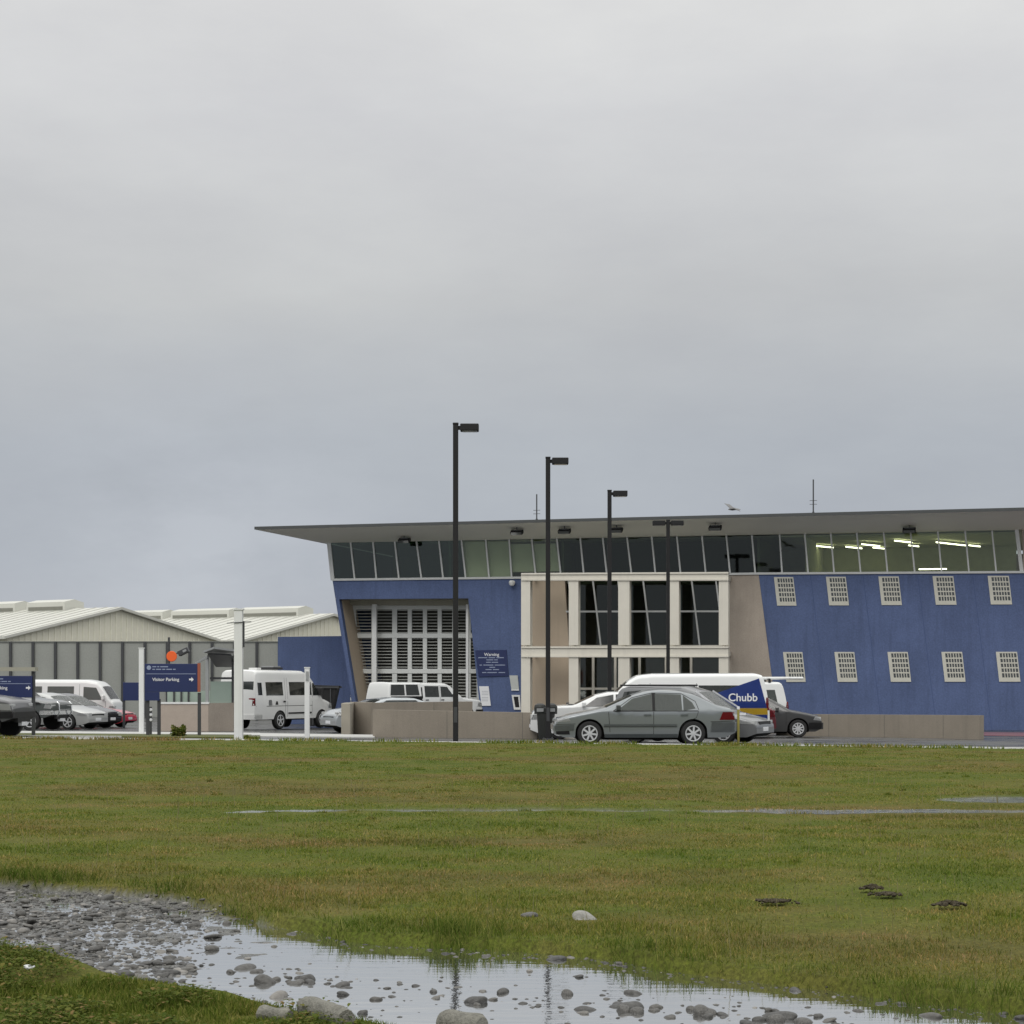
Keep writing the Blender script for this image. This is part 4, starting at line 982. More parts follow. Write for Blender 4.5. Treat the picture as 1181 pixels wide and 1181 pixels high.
# yellow post by the van
X, Y = at(851.5, 49.6), 49.6; r = empty('marker_post', (X, Y, gz(X,Y)), 0, 'thin yellow post behind the tail of the silver sedan', 'post')
bm = BM(); box(bm, -.03, .03, -.03, .03, -.1, .92, bev=.008); obj('shaft', bm, mat('faded yellow', (.30,.26,.06), .6), r)
bm = BM(); box(bm, -.035, .035, -.035, .035, .921, 1.0, bev=.008); obj('post_cap', bm, letter, r); bm = BM(); box(bm, .031, .2, -.02, .02, .78, .83); obj('arm', bm, letter, r)

# white cab with a roof rack and a white pipe, behind the van
CAB = [(0,.5),(.03,.95),(.2,1.1),(.75,1.72),(1.05,1.86),(4.3,1.88),(4.42,1.8),(4.6,.9),(4.62,.5)]
c = Car('parked_van', 'white van carrying a long white pipe on its roof rack', 'van', 832, 68.0, R(0), 4.65, 1.72, CAB, (.9,3.6), .32, whitep, 1.08, .14)
c.side('side_window', [(3.3,1.12),(4.22,1.12),(4.12,1.62),(3.3,1.62)], carglass2); c.side('side_window', [(1.9,1.12),(3.2,1.12),(3.2,1.62),(1.9,1.62)], carglass2); c.side('side_window', [(.7,1.15),(1.8,1.12),(1.8,1.6),(1.0,1.58)], carglass2)
c.screen('windscreen', .24, .74, carglass); c.fit(tl=(.15,.8,1.2))
for x in (1.2, 3.95): c.bx('rack_bar', x-.03, x+.03, -.75, .75, 1.97, 2.02, trim); c.bx('rack_foot', x-.04, x+.04, -.72, -.62, 1.86, 1.98, trim); c.bx('rack_foot', x-.04, x+.04, .62, .72, 1.86, 1.98, trim)
bm = BM(); tube(bm, [(-3.0,-.35,2.06+gz(at(832,68.0),68.0)),(2.55,-.35,2.06+gz(at(832,68.0),68.0))], .05, 10)
o = obj('white_pipe', bm, white, loc=(at(842,68.0),68.0,-.03)); tag(o, 'long white pipe lying on the roof rack of a white van', 'pipe')

# maroon sedan tail and dark hatch at the right of the cluster
maroon = paint('maroon car paint', (.13,.018,.025), .2)
c = Car('parked_sedan', 'maroon sedan with its boot showing right of the white van', 'car', 814, 62.7, R(2), 4.4, 1.7, [(0,.5),(.05,.68),(1.2,.92),(1.95,1.32),(3.0,1.36),(3.75,1.0),(4.25,.97),(4.36,.8),(4.4,.5)], (.85,3.35), .30, maroon, .9, .4)
c.screen('windscreen', 1.25, 1.9, carglass); c.screen('rear_window', 3.05, 3.72, carglass2); c.side('side_window', [(1.6,.93),(3.4,.93),(2.98,1.28),(2.05,1.26)], carglass)
c.fit(tl=(.3,.68,.9))
dh = paint('dark grey hatch paint', (.055,.055,.055), .3)
HA = [(0,.48),(.02,.60),(.10,.70),(.5,.80),(1.05,.90),(1.75,1.30),(2.15,1.40),(3.2,1.38),(3.75,1.15),(3.95,.85),(4.0,.5)]
c = Car('parked_hatchback', 'dark grey hatchback facing right with a silver wheel in front of the low wall', 'car', 877, 64.3, R(176), 4.0, 1.66, HA, (.80,3.20), .30, dh, .86, .4, rim=9)
c.screen('windscreen', 1.10, 1.72, carglass2); c.side('side_window', [(1.45,.88),(2.3,.88),(2.3,1.32),(1.85,1.25)], carglass2); c.side('side_window', [(2.37,.88),(3.3,.90),(3.15,1.28),(2.37,1.32)], carglass2)
c.fit(hl=(.0,.30,.56,.70), tl=(.25,.75,1.0), bump=(.28,.5,trim)); c.mirrors(1.5, .88, dh); c.line([(2.33,.3),(2.33,.87)]); c.line([(1.2,.4),(1.2,.86)])

# white minibus at the left
minip = paint('white minibus paint', (.74,.745,.73), 0, .35)
MB_ = [(0,.55),(.04,.92),(.12,1.02),(.95,1.24),(1.55,1.98),(1.85,2.28),(2.2,2.37),(5.35,2.40),(5.5,2.32),(5.56,1.2),(5.58,.5)]
c = Car('minibus', 'white high roofed minibus standing behind the short white post', 'minibus', 320, 79.0, R(241), 5.6, 1.98, MB_, (1.0,3.95), .36, minip, 1.25, .10, clear=.42, rnd=.14, rim=5, dz=.04)
c.side('side_window', [(1.75,1.38),(3.3,1.38),(3.3,1.92),(1.75,1.92)], carglass, .008); c.side('side_window', [(3.75,1.38),(4.9,1.38),(4.9,1.92),(3.75,1.92)], carglass, .008); c.side('side_window', [(5.15,1.40),(5.38,1.40),(5.38,1.9),(5.15,1.9)], carglass, .008); c.side('side_window', [(1.12,1.36),(1.66,1.36),(1.66,1.88),(1.5,1.85)], carglass, .008)
c.screen('windscreen', .99, 1.54, carglass); c.fit(hl=(.0,.5,.80,1.02), tl=(.07,.98,1.28), bump=(.42,.62,minip))
for x in (1.7, 3.45, 3.6): c.line([(x,.5),(x,2.1)])
c.line([(1.7,.95),(5.5,.95)], .02); c.side('side_moulding', [(1.75,.62),(3.4,.62),(3.4,.68),(1.75,.68)], trim, .02)
c.side('door_handle', [(3.62,1.10),(3.78,1.10),(3.78,1.16),(3.62,1.16)], trim, .03); c.side('emblem', [(4.5,.98),(4.75,.98),(4.75,1.2),(4.55,1.2)], mat('grey decal', (.35,.36,.36), .5), .006); c.side('emblem', [(4.1,1.0),(4.3,1.0),(4.25,1.14),(4.15,1.14)], trim, .007)
c.mirrors(1.2, 1.35, trim, (.12,.28))
for y0, y1 in ((-.80,-.06),(.06,.80)): c.end('rear_window', False, y0, y1, 1.38, 1.95, carglass, .012)
c.end('door_gap', False, -.012, .012, .62, 2.15, trim, .008); c.end('emblem', False, .25, .42, .98, 1.15, mat('grey decal', (.35,.36,.36)), .012); c.end('door_handle', False, -.22, -.05, 1.06, 1.12, trim, .03)
c.bx('roof_vent', 2.9, 3.6, -.35, .35, 2.43, 2.52, trim); c.bx('roof_vent', 4.2, 4.5, -.2, .2, 2.42, 2.50, minip)
bm = BM(); box(bm, -.5, .5, -.42, .42, 0, .07, bev=.02); rv = None
bm.free()
c.bx('roof_hatch', 3.0, 3.5, -.3, .3, 2.521, 2.57, galv)

# black open skip behind the minibus
X, Y = at(381, 85), 85.0; r = empty('skip_bin', (X, Y, gz(X,Y)), 0, 'black open topped skip right of the minibus against the blue wall', 'skip')
bm = BM(); xa, xb = at(352,Y)-X, at(392.5,Y)-X; hz = zp(791,Y)-gz(X,Y)
prism(bm, [(xa+.2,-.7,.1),(xb-.45,-.7,.1),(xb-.06,-.7,hz),(xa,-.7,hz+.05)], (0,1.4,0)); obj('body', bm, blackm, r)
bm = BM(); box(bm, xa-.03, xb, -.76, -.702, hz-.10, hz-.02); box(bm, xa-.03, xb, .702, .76, hz-.10, hz-.02); obj('rim', bm, darkm, r)
bm = BM()
for k in range(3): t = .25+.25*k; x = xa+(xb-xa)*t; prism(bm, [(x,-.75,.15),(x+.05,-.75,.15),(x+.05,-.75,hz-.12),(x,-.75,hz-.12)], (0,.049,0))
obj('rib', bm, darkm, r)

# pale car behind the pier, white double-cab ute at the gate
palep = paint('pale silver blue car paint', (.42,.45,.47), .4)
c = Car('parked_car', 'pale silver car with a dark windscreen behind the angled low wall', 'car', 441, 70.6, R(30), 4.4, 1.72, [(0,.5),(.03,.68),(.4,.84),(1.1,.96),(1.85,1.22),(2.3,1.28),(3.2,1.26),(4.1,1.0),(4.35,.95),(4.4,.5)], (.85,3.4), .31, palep, .93, .4)
c.screen('windscreen', 1.16, 1.82, carglass); c.side('side_window', [(1.55,.97),(3.5,.97),(3.2,1.2),(2.0,1.2)], carglass); c.fit(hl=(.0,.45,.62,.80), tl=(.3,.7,.95)); c.mirrors(1.5,.95,palep)
UT = [(0,.6),(.03,.85),(.12,1.0),(1.15,1.12),(1.75,1.62),(2.0,1.72),(3.15,1.74),(3.3,1.76),(4.85,1.76),(4.95,1.1),(5.0,.6)]
c = Car('parked_ute', 'white double cab ute with a dark tray and white canopy in front of the gate', 'ute', 490, 80, R(219), 5.0, 1.75, UT, (.95,3.85), .36, whitep, 1.12, .16, clear=.4, dz=.22, low=None)
c.side('side_window', [(1.62,1.16),(2.3,1.16),(2.3,1.60),(1.95,1.58)], carglass, .008); c.side('side_window', [(2.4,1.16),(3.12,1.16),(3.12,1.62),(2.4,1.61)], carglass, .008)
c.side('side_window', [(3.40,1.24),(4.07,1.24),(4.07,1.68),(3.46,1.68)], carglass, .008); c.side('side_window', [(4.15,1.24),(4.84,1.24),(4.78,1.68),(4.15,1.68)], carglass, .008)
c.side('tray_side', [(3.28,.62),(4.95,.62),(4.93,1.20),(3.28,1.20)], trim, .012); c.screen('windscreen', 1.2, 1.72, carglass); c.line([(3.27,.6),(3.27,1.74)], .07); c.line([(2.35,.6),(2.35,1.65)]); c.mirrors(1.65,1.15,chrome)
c.fit(hl=(.0,.35,.72,.92), tl=(.15,.75,1.0), bump=(.45,.62,trim))
for x in (2.15, 2.95): c.side('door_handle', [(x,1.02),(x+.16,1.02),(x+.16,1.06),(x,1.06)], trim, .02)

# ---- left car park
suvp = paint('grey suv paint', (.13,.13,.135), .4)
SUV = [(0,.62),(.03,.92),(.12,1.06),(.5,1.16),(1.15,1.24),(1.8,1.68),(2.2,1.76),(4.0,1.76),(4.4,1.6),(4.6,.9),(4.65,.6)]
c = Car('parked_suv', 'grey off-road vehicle with its nose at the left edge of the photo', 'car', -60, 55.2, R(171), 4.65, 1.8, SUV, (.78,3.5), .40, suvp, 1.08, .3, clear=.48, low=(.80, mat('dark cladding', (.05,.052,.052), .6)))
c.screen('windscreen', 1.2, 1.78, carglass); c.side('side_window', [(1.6,1.12),(2.5,1.12),(2.5,1.62),(2.0,1.58)], carglass); c.side('side_window', [(2.57,1.12),(3.9,1.12),(3.9,1.64),(2.57,1.63)], carglass)
c.fit(hl=(.0,.52,.80,1.0), tl=(.2,.9,1.2), bump=(.58,.76,trim)); c.mirrors(1.5,1.12,suvp)
p44 = paint('silver and charcoal four wheel drive paint', (.16,.165,.165), .4)
F4 = [(0,.65),(.03,.92),(.10,1.05),(.5,1.13),(1.3,1.22),(1.85,1.66),(2.2,1.74),(4.3,1.74),(4.5,1.2),(4.6,.7)]
c = Car('four_wheel_drive', 'charcoal four wheel drive with silver bonnet and chrome bull bar beside the left parking sign', 'car', 9, 72.0, R(164), 4.6, 1.8, F4, (.85,3.5), .39, p44, 1.1, .22, clear=.5, low=(1.02, mat('charcoal side', (.06,.068,.066), .5)))
c.screen('windscreen', 1.35, 1.83, carglass); c.side('side_window', [(1.65,1.18),(2.5,1.18),(2.5,1.6),(2.0,1.56)], carglass); c.side('side_window', [(2.57,1.18),(4.2,1.18),(4.2,1.6),(2.57,1.62)], carglass)
c.fit(hl=(.0,.30,.82,1.0), tl=(.2,.9,1.2), bump=(.60,.76,chrome), hy=.55)
c.side('wheel_arch', [(.38,1.0),(1.32,.96),(1.28,1.04),(.45,1.07)], trim, .05)
bm = BM()
for y in (-.45,.45): tube(bm, [(-2.34,y,.55),(-2.42,y,.7),(-2.42,y,1.0),(-2.33,y,1.08)], .03, 8)
tube(bm, [(-2.42,-.45,.98),(-2.42,.45,.98)], .03, 8); tube(bm, [(-2.42,-.45,.78),(-2.42,.45,.78)], .025, 8); obj('bull_bar', bm, chrome, c.root, True)
wv = paint('white people mover paint', (.70,.71,.70), 0, .35)
PM = [(0,.5),(.03,.82),(.09,1.08),(.22,1.18),(.62,1.78),(.85,1.98),(1.3,2.07),(4.4,2.08),(4.6,2.0),(4.7,1.1),(4.72,.5)]
c = Car('parked_van', 'plain white van with a row of side windows in front of the grey fence', 'van', 79, 85.0, R(175), 4.72, 1.72, PM, (.75,3.4), .31, wv, 1.15, .13, clear=.22, rnd=.12, dz=.0)
c.side('side_window', [(.55,1.20),(1.42,1.20),(1.42,1.78),(.85,1.74)], greyglass, .006); c.side('side_window', [(1.85,1.22),(3.05,1.22),(3.05,1.80),(1.85,1.80)], greyglass, .006); c.side('side_window', [(3.3,1.22),(4.45,1.22),(4.42,1.80),(3.3,1.80)], greyglass, .006)
c.screen('windscreen', .24, .62, carglass); c.fit(hl=(.0,.3,.75,.95), tl=(.14,.8,1.2), bump=(.3,.5,wv)); c.line([(1.6,.4),(1.6,1.9)]); c.line([(.42,.45),(.42,1.15)]); c.side('door_handle', [(1.28,1.03),(1.46,1.03),(1.46,1.08),(1.28,1.08)], trim, .02); c.mirrors(.5,1.2,wv,(.1,.16))
CARX = [(0,.48),(.02,.60),(.12,.68),(.5,.78),(1.1,.90),(1.85,1.32),(2.25,1.42),(3.2,1.40),(4.0,1.0),(4.3,.95),(4.4,.5)]
sv = paint('silver hatch paint', (.50,.51,.50), .4)
c = Car('parked_car', 'silver car with round fog lights between the four wheel drive and a black car', 'car', 58, 75.5, R(160), 4.4, 1.7, CARX, (.85,3.4), .31, sv, .88, .4)
c.screen('windscreen', 1.15, 1.82, carglass2); c.side('side_window', [(1.5,.91),(2.4,.91),(2.4,1.33),(1.95,1.26)], carglass2); c.side('side_window', [(2.47,.91),(3.6,.91),(3.2,1.31),(2.47,1.33)], carglass2); c.fit(hl=(.0,.45,.54,.68), tl=(.3,.7,.9)); c.mirrors(1.5,.9,sv)
bk = paint('black car paint', (.022,.022,.024), .1, .25)
c = Car('parked_car', 'black car parked between the silver car and the red car', 'car', 77, 79, R(160), 4.4, 1.7, CARX, (.85,3.4), .31, bk, .88, .4)
c.screen('windscreen', 1.15, 1.82, carglass2); c.side('side_window', [(1.5,.91),(2.4,.91),(2.4,1.33),(1.95,1.26)], carglass); c.side('side_window', [(2.47,.91),(3.6,.91),(3.2,1.31),(2.47,1.33)], carglass); c.fit(hl=(.0,.45,.54,.68), tl=(.3,.7,.9)); c.mirrors(1.5,.9,bk)
rd = paint('red car paint', (.50,.035,.06), .05, .25)
c = Car('parked_car', 'red car with only its rounded bonnet visible beside the slim white post', 'car', 101, 82.0, R(166), 4.0, 1.65, [(0,.40),(.03,.52),(.15,.62),(.6,.74),(1.5,.84),(2.2,1.16),(2.6,1.22),(3.2,1.18),(3.9,.85),(4.0,.5)], (.8,3.2), .30, rd, .88, .4)
c.screen('windscreen', 1.55, 2.15, carglass); c.side('side_window', [(1.8,.86),(3.3,.88),(3.1,1.12),(2.3,1.12)], carglass); c.fit(hl=(.0,.4,.50,.62), tl=(.3,.7,.9))

# ------------------------------------------------------------------ bird over the roof
bm = BM(); ln = bm.verts.layers.skin.verify if False else None; bm.free()
X, Y = at(845, 74), 74.0
me = bpy.data.meshes.new('gull'); bm = BM()
def leaf(pts): bm.faces.new([bm.verts.new(p) for p in pts])
tube(bm, [(-.20,0,.0),(-.13,0,.01),(0,0,.0),(.13,0,-.02),(.24,0,-.04)], [.012,.045,.065,.045,.012], 8)
for s in (-1, 1):
    prism(bm, [(-.10,s*.04,.02),(-.13,s*.28,.10),(-.02,s*.58,.06),(.04,s*.30,.09),(.09,s*.04,.01)], (0,0,.012))
prism(bm, [(.2,-.02,-.04),(.33,-.06,-.05),(.33,.06,-.05),(.2,.02,-.04)], (0,0,.01))
bo = obj('gull', bm, mat('gull grey', (.18,.18,.18), .8), None, False); bo.location = (X, Y, zp(587, Y)); bo.rotation_euler = (R(20), R(-8), R(25))
tag(bo, 'small grey gull flying just above the roof', 'bird')

# ------------------------------------------------------------------ stones
def stone_mesh(seed, sub, flat=.55):
    bm = BM(); bmesh.ops.create_icosphere(bm, subdivisions=sub, radius=1)
    rs = np.random.default_rng(seed); k = rs.normal(size=(4, 3)); ph = rs.uniform(0, 6, 4)
    for v in bm.verts:
        p = v.co; d = 1+sum(.10*math.sin(float(np.dot(k[q], p))*1.6+ph[q]) for q in range(4))
        v.co = Vector((p.x*d*1.25, p.y*d*.9, p.z*d*flat))
    return bm
protos = []
for k in range(6):
    bm = stone_mesh(k, 3, .5+.12*(k % 3)); me = bpy.data.meshes.new('stone'); bm.to_mesh(me); bm.free(); me.materials.append(gravel_stone)
    me.polygons.foreach_set('use_smooth', [True]*len(me.polygons)); protos.append(me)
# candidate positions on the track
def track_points(n):
    Y = rng.uniform(7.5, 17.5, n*6); X = rng.uniform(-1, 1, n*6)*(.28*Y+.6)
    m = track_mask(X, Y)
    h = hgt(X, Y)
    d = np.interp(X, UX, UY)-Y                         # distance below the upper shore
    left = sm((-1.75-X)/.8)
    bar = np.exp(-(np.min([np.hypot(X-b[0], (Y-b[1])*1.6) for b in BAR], 0)/.38)**2)
    for q in range(len(BAR)-1):
        mid = (BAR[q]+BAR[q+1])/2; bar = np.maximum(bar, np.exp(-(np.hypot((X-mid[0])*.7, (Y-mid[1])*1.8)/.36)**2))
    shore = np.exp(-((d-.12)/.16)**2)
    lowsh = np.exp(-((Y-np.interp(X, LX, LY)-.15)/.25)**2)
    p = m*np.clip(.006+.75*left*(.35+.65*sm((fbm(X/.6, Y/.5, 81)+.3)/.5))+(.040*bar*(X > -2.6))+.10*shore+.14*lowsh*(X < .2), 0, 1)
    k = rng.uniform(size=len(X)) < p
    return X[k][:n], Y[k][:n], h[k][:n], bar[k][:n]
X, Y, H, B = track_points(30000)
size = np.exp(rng.normal(-4.9, .62, len(X)))*(1+1.2*B)
size = np.clip(size, .004, .055)
shown = size*1.0/Y
order = np.argsort(-shown)
big = order[:280]
for n, i in enumerate(big):
    o = bpy.data.objects.new('stone', protos[n % 6]); C.objects.link(o)
    s = size[i]; random.seed(int(i)); o.location = (X[i], Y[i], max(H[i], WATER-.5*s*.5)+s*.22); o.scale = (s*random.uniform(.8,1.3), s, s*random.uniform(.55, 1.05)); o.rotation_euler = (random.uniform(-.25,.25), random.uniform(-.25,.25), random.uniform(0, 6.28))
    tag(o, 'wet grey river stone lying loose on the puddled gravel track', 'stone', 'loose stones on the wet track')
rest = order[280:]
bm = stone_mesh(9, 2, .5); sv_ = np.array([v.co for v in bm.verts]); sf = np.array([[v.index for v in f.verts] for f in bm.faces]); bm.free()
n = len(rest); ang = rng.uniform(0, 6.28, n); s = size[rest]; ca, sa = np.cos(ang), np.sin(ang)
VV = np.empty((n, len(sv_), 3)); jx = rng.uniform(.7, 1.4, (n, 1)); jz = rng.uniform(.7, 1.3, (n, 1))
x_, y_, z_ = sv_[:,0][None]*jx, sv_[:,1][None], sv_[:,2][None]*jz
VV[:,:,0] = (x_*ca[:,None]-y_*sa[:,None])*s[:,None]+X[rest][:,None]; VV[:,:,1] = (x_*sa[:,None]+y_*ca[:,None])*s[:,None]+Y[rest][:,None]; VV[:,:,2] = z_*s[:,None]+(np.maximum(H[rest], WATER-.2*s)+s*.2)[:,None]
FF = (sf[None]+(np.arange(n)*len(sv_))[:,None,None]).reshape(-1, 3)
o = obj('gravel', npmesh('gravel', VV.reshape(-1, 3), FF), gravel_stone, smooth=True); tag(o, 'wet gravel and small pebbles along the track', kind='stuff')
def rock(px, py, wpx, label, seed, flat=.6, m=gravel_stone, hw=None, z=None, rz=0., asp=.8, sub=4, name='rock'):
    x, y = gp(px, py, WATER if z is None else z); s = wpx*y/FPX/2
    bm = stone_mesh(seed, sub, flat)
    bmesh.ops.scale(bm, vec=(s/1.25, s*asp/.9, s if hw is None else hw), verts=bm.verts)
    o = obj(name, bm, m, smooth=True); o.location = (x, y, float(hgt(x, y)) if z is not None and z > -.01 else WATER); o.rotation_euler = (0, 0, rz); return tag(o, label, 'rock')
dry = mat('pale dry boulder', (.27,.265,.245), .8, var=.25, scale=12, fine=70, bump=.5)
dark_r = mat('dark wet boulder', (.075,.072,.066), .35, var=.3, scale=14, fine=70, bump=.5)
rock(610, 1058, 25, 'dark flat stone in the grass left of the pale stone', 21, .5, dark_r, z=0.0)
rock(673, 1060.5, 27, 'pale rounded stone in the grass beyond the puddle', 22, .62, dry, z=0.0)
rock(720, 1166, 17, 'dark wet rock in the puddle, left one of a touching pair', 23, .8, dark_r)
rock(735, 1167.5, 20, 'dark wet rock in the puddle, right one of a touching pair', 24, .8, dark_r)
rock(813, 1169, 24, 'dark wet rock in the puddle right of the touching pair', 25, .75, dark_r)
rock(798, 1165, 11, 'small dark rock just left of a larger one in the puddle', 26, .8, dark_r)
rock(654, 1147, 13, 'small dark rock out in the middle of the puddle below the post reflection', 27, .9, dark_r)
rock(895, 1177, 20, 'dark rock at the lower edge of the puddle near the middle right', 28, .7, dark_r)
rock(928, 1179, 26, 'broad dark rock at the bottom edge of the puddle', 29, .6, dark_r)
# broken concrete lumps at the bottom
concl = mat('old broken concrete', (.17,.165,.14), .85, var=.4, scale=9, fine=60, bump=.6)
def lump(px0, py0, px1, py1, rpx, label):
    a, b = gp(px0, py0), gp(px1, py1); r = rpx*a[1]/FPX
    d = Vector((b[0]-a[0], b[1]-a[1], 0)); bm = BM(); n = 9
    pts = [Vector((a[0], a[1], r*1.15))+d*(k/n) for k in range(n+1)]
    tube(bm, pts, [r*(.78 if k in (0, n) else 1.0) for k in range(n+1)], 18)
    for v in bm.verts:
        q = v.co; v.co = q+Vector((1,1,1))*.010*float(fbm(q.x*14, q.y*14+q.z*9, 3))
    o = obj('concrete_lump', bm, concl, smooth=True); return tag(o, label, 'concrete lump')
lump(352, 1176, 400, 1193, 14, 'broken round concrete post lying in the weeds at the bottom')
lump(510, 1196, 556, 1203, 15, 'rounded concrete lump at the bottom edge left of the puddle centre')
lump(300, 1178, 335, 1182, 9, 'smaller half buried concrete piece left of the broken post')
# earth mounds in the field
soil = mat('dark loose soil', (.050,.040,.022), .95, var=.4, scale=14, fine=60, bump=.8)
for px, py, wp, sd, lab in ((1006,1031,24,41,'dark molehill in the grass, left of two on the right side'),(1095,1049,38,42,'wide dark soil mound in the grass on the right side'),(893,1046,46,43,'low worn patch of bare soil in the grass left of the molehills'),(1022,1037,30,44,'low dark soil scrape just right of the small molehill')):
    x, y = gp(px, py); s = wp*y/FPX/2
    bm = BM(); rs = np.random.default_rng(sd); hz_ = (.012 if sd == 43 else .012 if sd == 44 else .032)
    for k in range(120):
        a = rs.normal(size=2)*.36; q = math.exp(-float(a @ a)*1.6); r_ = rs.uniform(.005, .016)
        st = bmesh.ops.create_icosphere(bm, subdivisions=1, radius=r_)['verts']
        for v in st: v.co = Vector((v.co.x*1.5+a[0]*s, v.co.y*1.3+a[1]*s*.8, v.co.z*.8+hz_*q*rs.uniform(.4, 1.1)))*1.0+Vector(rs.normal(size=3)*.003)
    o = obj('soil_mound', bm, soil, smooth=True); o.location = (x, y, float(hgt(x, y))+.03); tag(o, lab, 'soil mound')
# litter
for px, py, sd, lab in ((33,1135,51,'crumpled white scrap of litter in the weeds at the lower left'),):
    x, y = gp(px, py); bm = BM(); bmesh.ops.create_icosphere(bm, subdivisions=2, radius=.022)
    for v in bm.verts: v.co = Vector((v.co.x*1.3, v.co.y, v.co.z*.6))*(1+.35*random.uniform(-1, 1))
    o = obj('litter', bm, letter); o.location = (x, y, float(hgt(x, y))+.085); tag(o, lab, 'litter')

# ------------------------------------------------------------------ grass
def blades(name, X, Y, Z, hh, ww, m, label, lean=.55, kind='stuff', lush=None):
    n = len(X); a = rng.uniform(0, 6.283, n); fx, fy = np.cos(a), np.sin(a)
    b = rng.uniform(0, 6.283, n); ln = rng.uniform(.1, lean, n)*hh; lx_, ly_ = np.cos(b)*ln, np.sin(b)*ln
    V = np.empty((n, 5, 3))
    for k, (t, s) in enumerate(((0,-.5),(0,.5),(.55,.38),(.55,-.38),(1,0))):
        V[:,k,0] = X+fx*ww*s+lx_*t**1.7; V[:,k,1] = Y+fy*ww*s+ly_*t**1.7; V[:,k,2] = Z+hh*t*np.sqrt(np.maximum(.1, 1-(ln/hh)**2*.6*t))
    base = (np.arange(n)*5)[:,None]
    F = np.concatenate([base+np.array([[0,1,2]]), base+np.array([[0,2,3]]), base+np.array([[3,2,4]])])
    me = npmesh(name, V.reshape(-1,3), F)
    if lush is not None: me.attributes.new('lush', 'FLOAT', 'POINT').data.foreach_set('value', np.repeat(lush, 5).astype(np.float32))
    o = obj(name, me, m); return tag(o, label, kind=kind)
def field_points(n, y0, y1, half=.33):
    Y = np.exp(rng.uniform(np.log(y0), np.log(y1), n)); X = rng.uniform(-1, 1, n)*(.285*Y+1.9)
    return X, Y
X, Y = field_points(680000, 7.6, 50)
tm = track_mask(X, Y); yu = np.interp(X, UX, UY); yl = np.interp(X, LX, LY)
ok = (rng.uniform(size=len(X)) > (tm*np.maximum(sm((-1.9-X)/.8), sm((yu-.16-Y)/.10))-.6)*4) & (Y < edgeY(X)-.05) & (rng.uniform(size=len(X)) > rill(X, Y)*1.6) & (Y > (yl+yu)/2)
clump = fbm(X/.8, Y/.8, 51)
bare = sm((-.28-fbm(X/1.3, Y/1.8, 63))/.2)
ok &= rng.uniform(size=len(X)) < (.72+.6*clump)*(1-.75*bare)
X, Y, yu, clump = X[ok], Y[ok], yu[ok], clump[ok]
bank = np.exp(-np.maximum(Y-yu, 0)/.55)
tuft = sm((fbm(X/.42, Y/.42, 55)+.15)/.5)
hh = (.027+.011*fbm(X/1.5, Y/1.5, 53)+.014*clump+.02*tuft*sm((15-Y)/5))*rng.uniform(.5, 1.4, len(X))*(1+1.9*bank*tuft+.5*bank)
hh = np.maximum(hh, .012)*(1-.25*sm((Y-16)/15))*(1-.8*sm(np.maximum(np.maximum(rill(X, Y+.15), rill(X, Y+.35)), rill(X, Y+.5))*2))
lush = np.clip(bank*(.45+.6*tuft)+.35*sm((clump-.1)/.5), 0, 1)
ww = .0052*(Y/11)**.9*rng.uniform(.7, 1.3, len(X))
gm = blade_mat('grass blades', False)
blades('grass', X, Y, hgt(X, Y)-.005, hh, ww, gm, 'short wet grass of the field', 1.15, lush=lush)
# coarse tufts scattered through the field
tx, ty = field_points(520, 8.6, 44); kk = (ty > np.interp(tx, UX, UY)+.15) & (ty < edgeY(tx)-.3) & (rill(tx, ty) < .1); tx, ty = tx[kk], ty[kk]
tr_ = rng.uniform(.04, .16, len(tx)); th = rng.uniform(.03, .075, len(tx)); ti = rng.integers(0, len(tx), 22000)
ra = np.sqrt(rng.uniform(size=len(ti)))*tr_[ti]; an_ = rng.uniform(0, 6.283, len(ti)); X = tx[ti]+ra*np.cos(an_)*1.3; Y = ty[ti]+ra*np.sin(an_)
blades('coarse_tufts', X, Y, hgt(X, Y)-.004, th[ti]*rng.uniform(.4, 1.2, len(X))*(1-.5*ra/tr_[ti]), .005*(Y/11)**.9*rng.uniform(.7, 1.3, len(X)), gm, 'coarse darker tufts scattered through the field', .9, lush=rng.uniform(.0, .6, len(tx))[ti])
# taller seed stalks
n = 900; X, Y = field_points(n*3, 8.5, 30); yu = np.interp(X, UX, UY); k = (Y > yu+.1); X, Y, yu = X[k][:n], Y[k][:n], yu[k][:n]
blades('seed_stalks', X, Y, hgt(X, Y), rng.uniform(.08, .22, len(X))*(1+.6*np.exp(-(Y-yu)/.6)), .0035*Y/11*np.ones(len(X)), mat('dry stalks', (.17,.15,.07), .8), 'thin dry seed stalks above the grass', .35)
# near weedy bank at the lower left
n = 180000; Y = np.exp(rng.uniform(np.log(7.4), np.log(13.4), n)); X = rng.uniform(-.33, .10, n)*Y-rng.uniform(0, 1, n)*1.0
yl = np.interp(X, LX, LY)+.12*fbm(X/.4, Y/.4, 57)
bare = fbm(X/.5, Y/.35, 59)
k = (Y < yl) & (rng.uniform(size=n) < .35+1.2*sm((yl-Y)/.5)) & (bare > -.22+.6*sm((X+2.6)/-.4)*sm((9.9-Y)/.6)) 
X, Y, yl = X[k], Y[k], yl[k]
cl = fbm(X/.45, Y/.45, 61)
blades('weeds', X, Y, hgt(X, Y)-.005, (.058+.035*cl)*rng.uniform(.5, 1.4, len(X))*sm((yl-Y)/.35+.35), .0055*rng.uniform(.7, 1.5, len(X)), gm, 'lush weedy grass along the near bank', .8, lush=np.clip(.75+.4*cl, 0, 1))
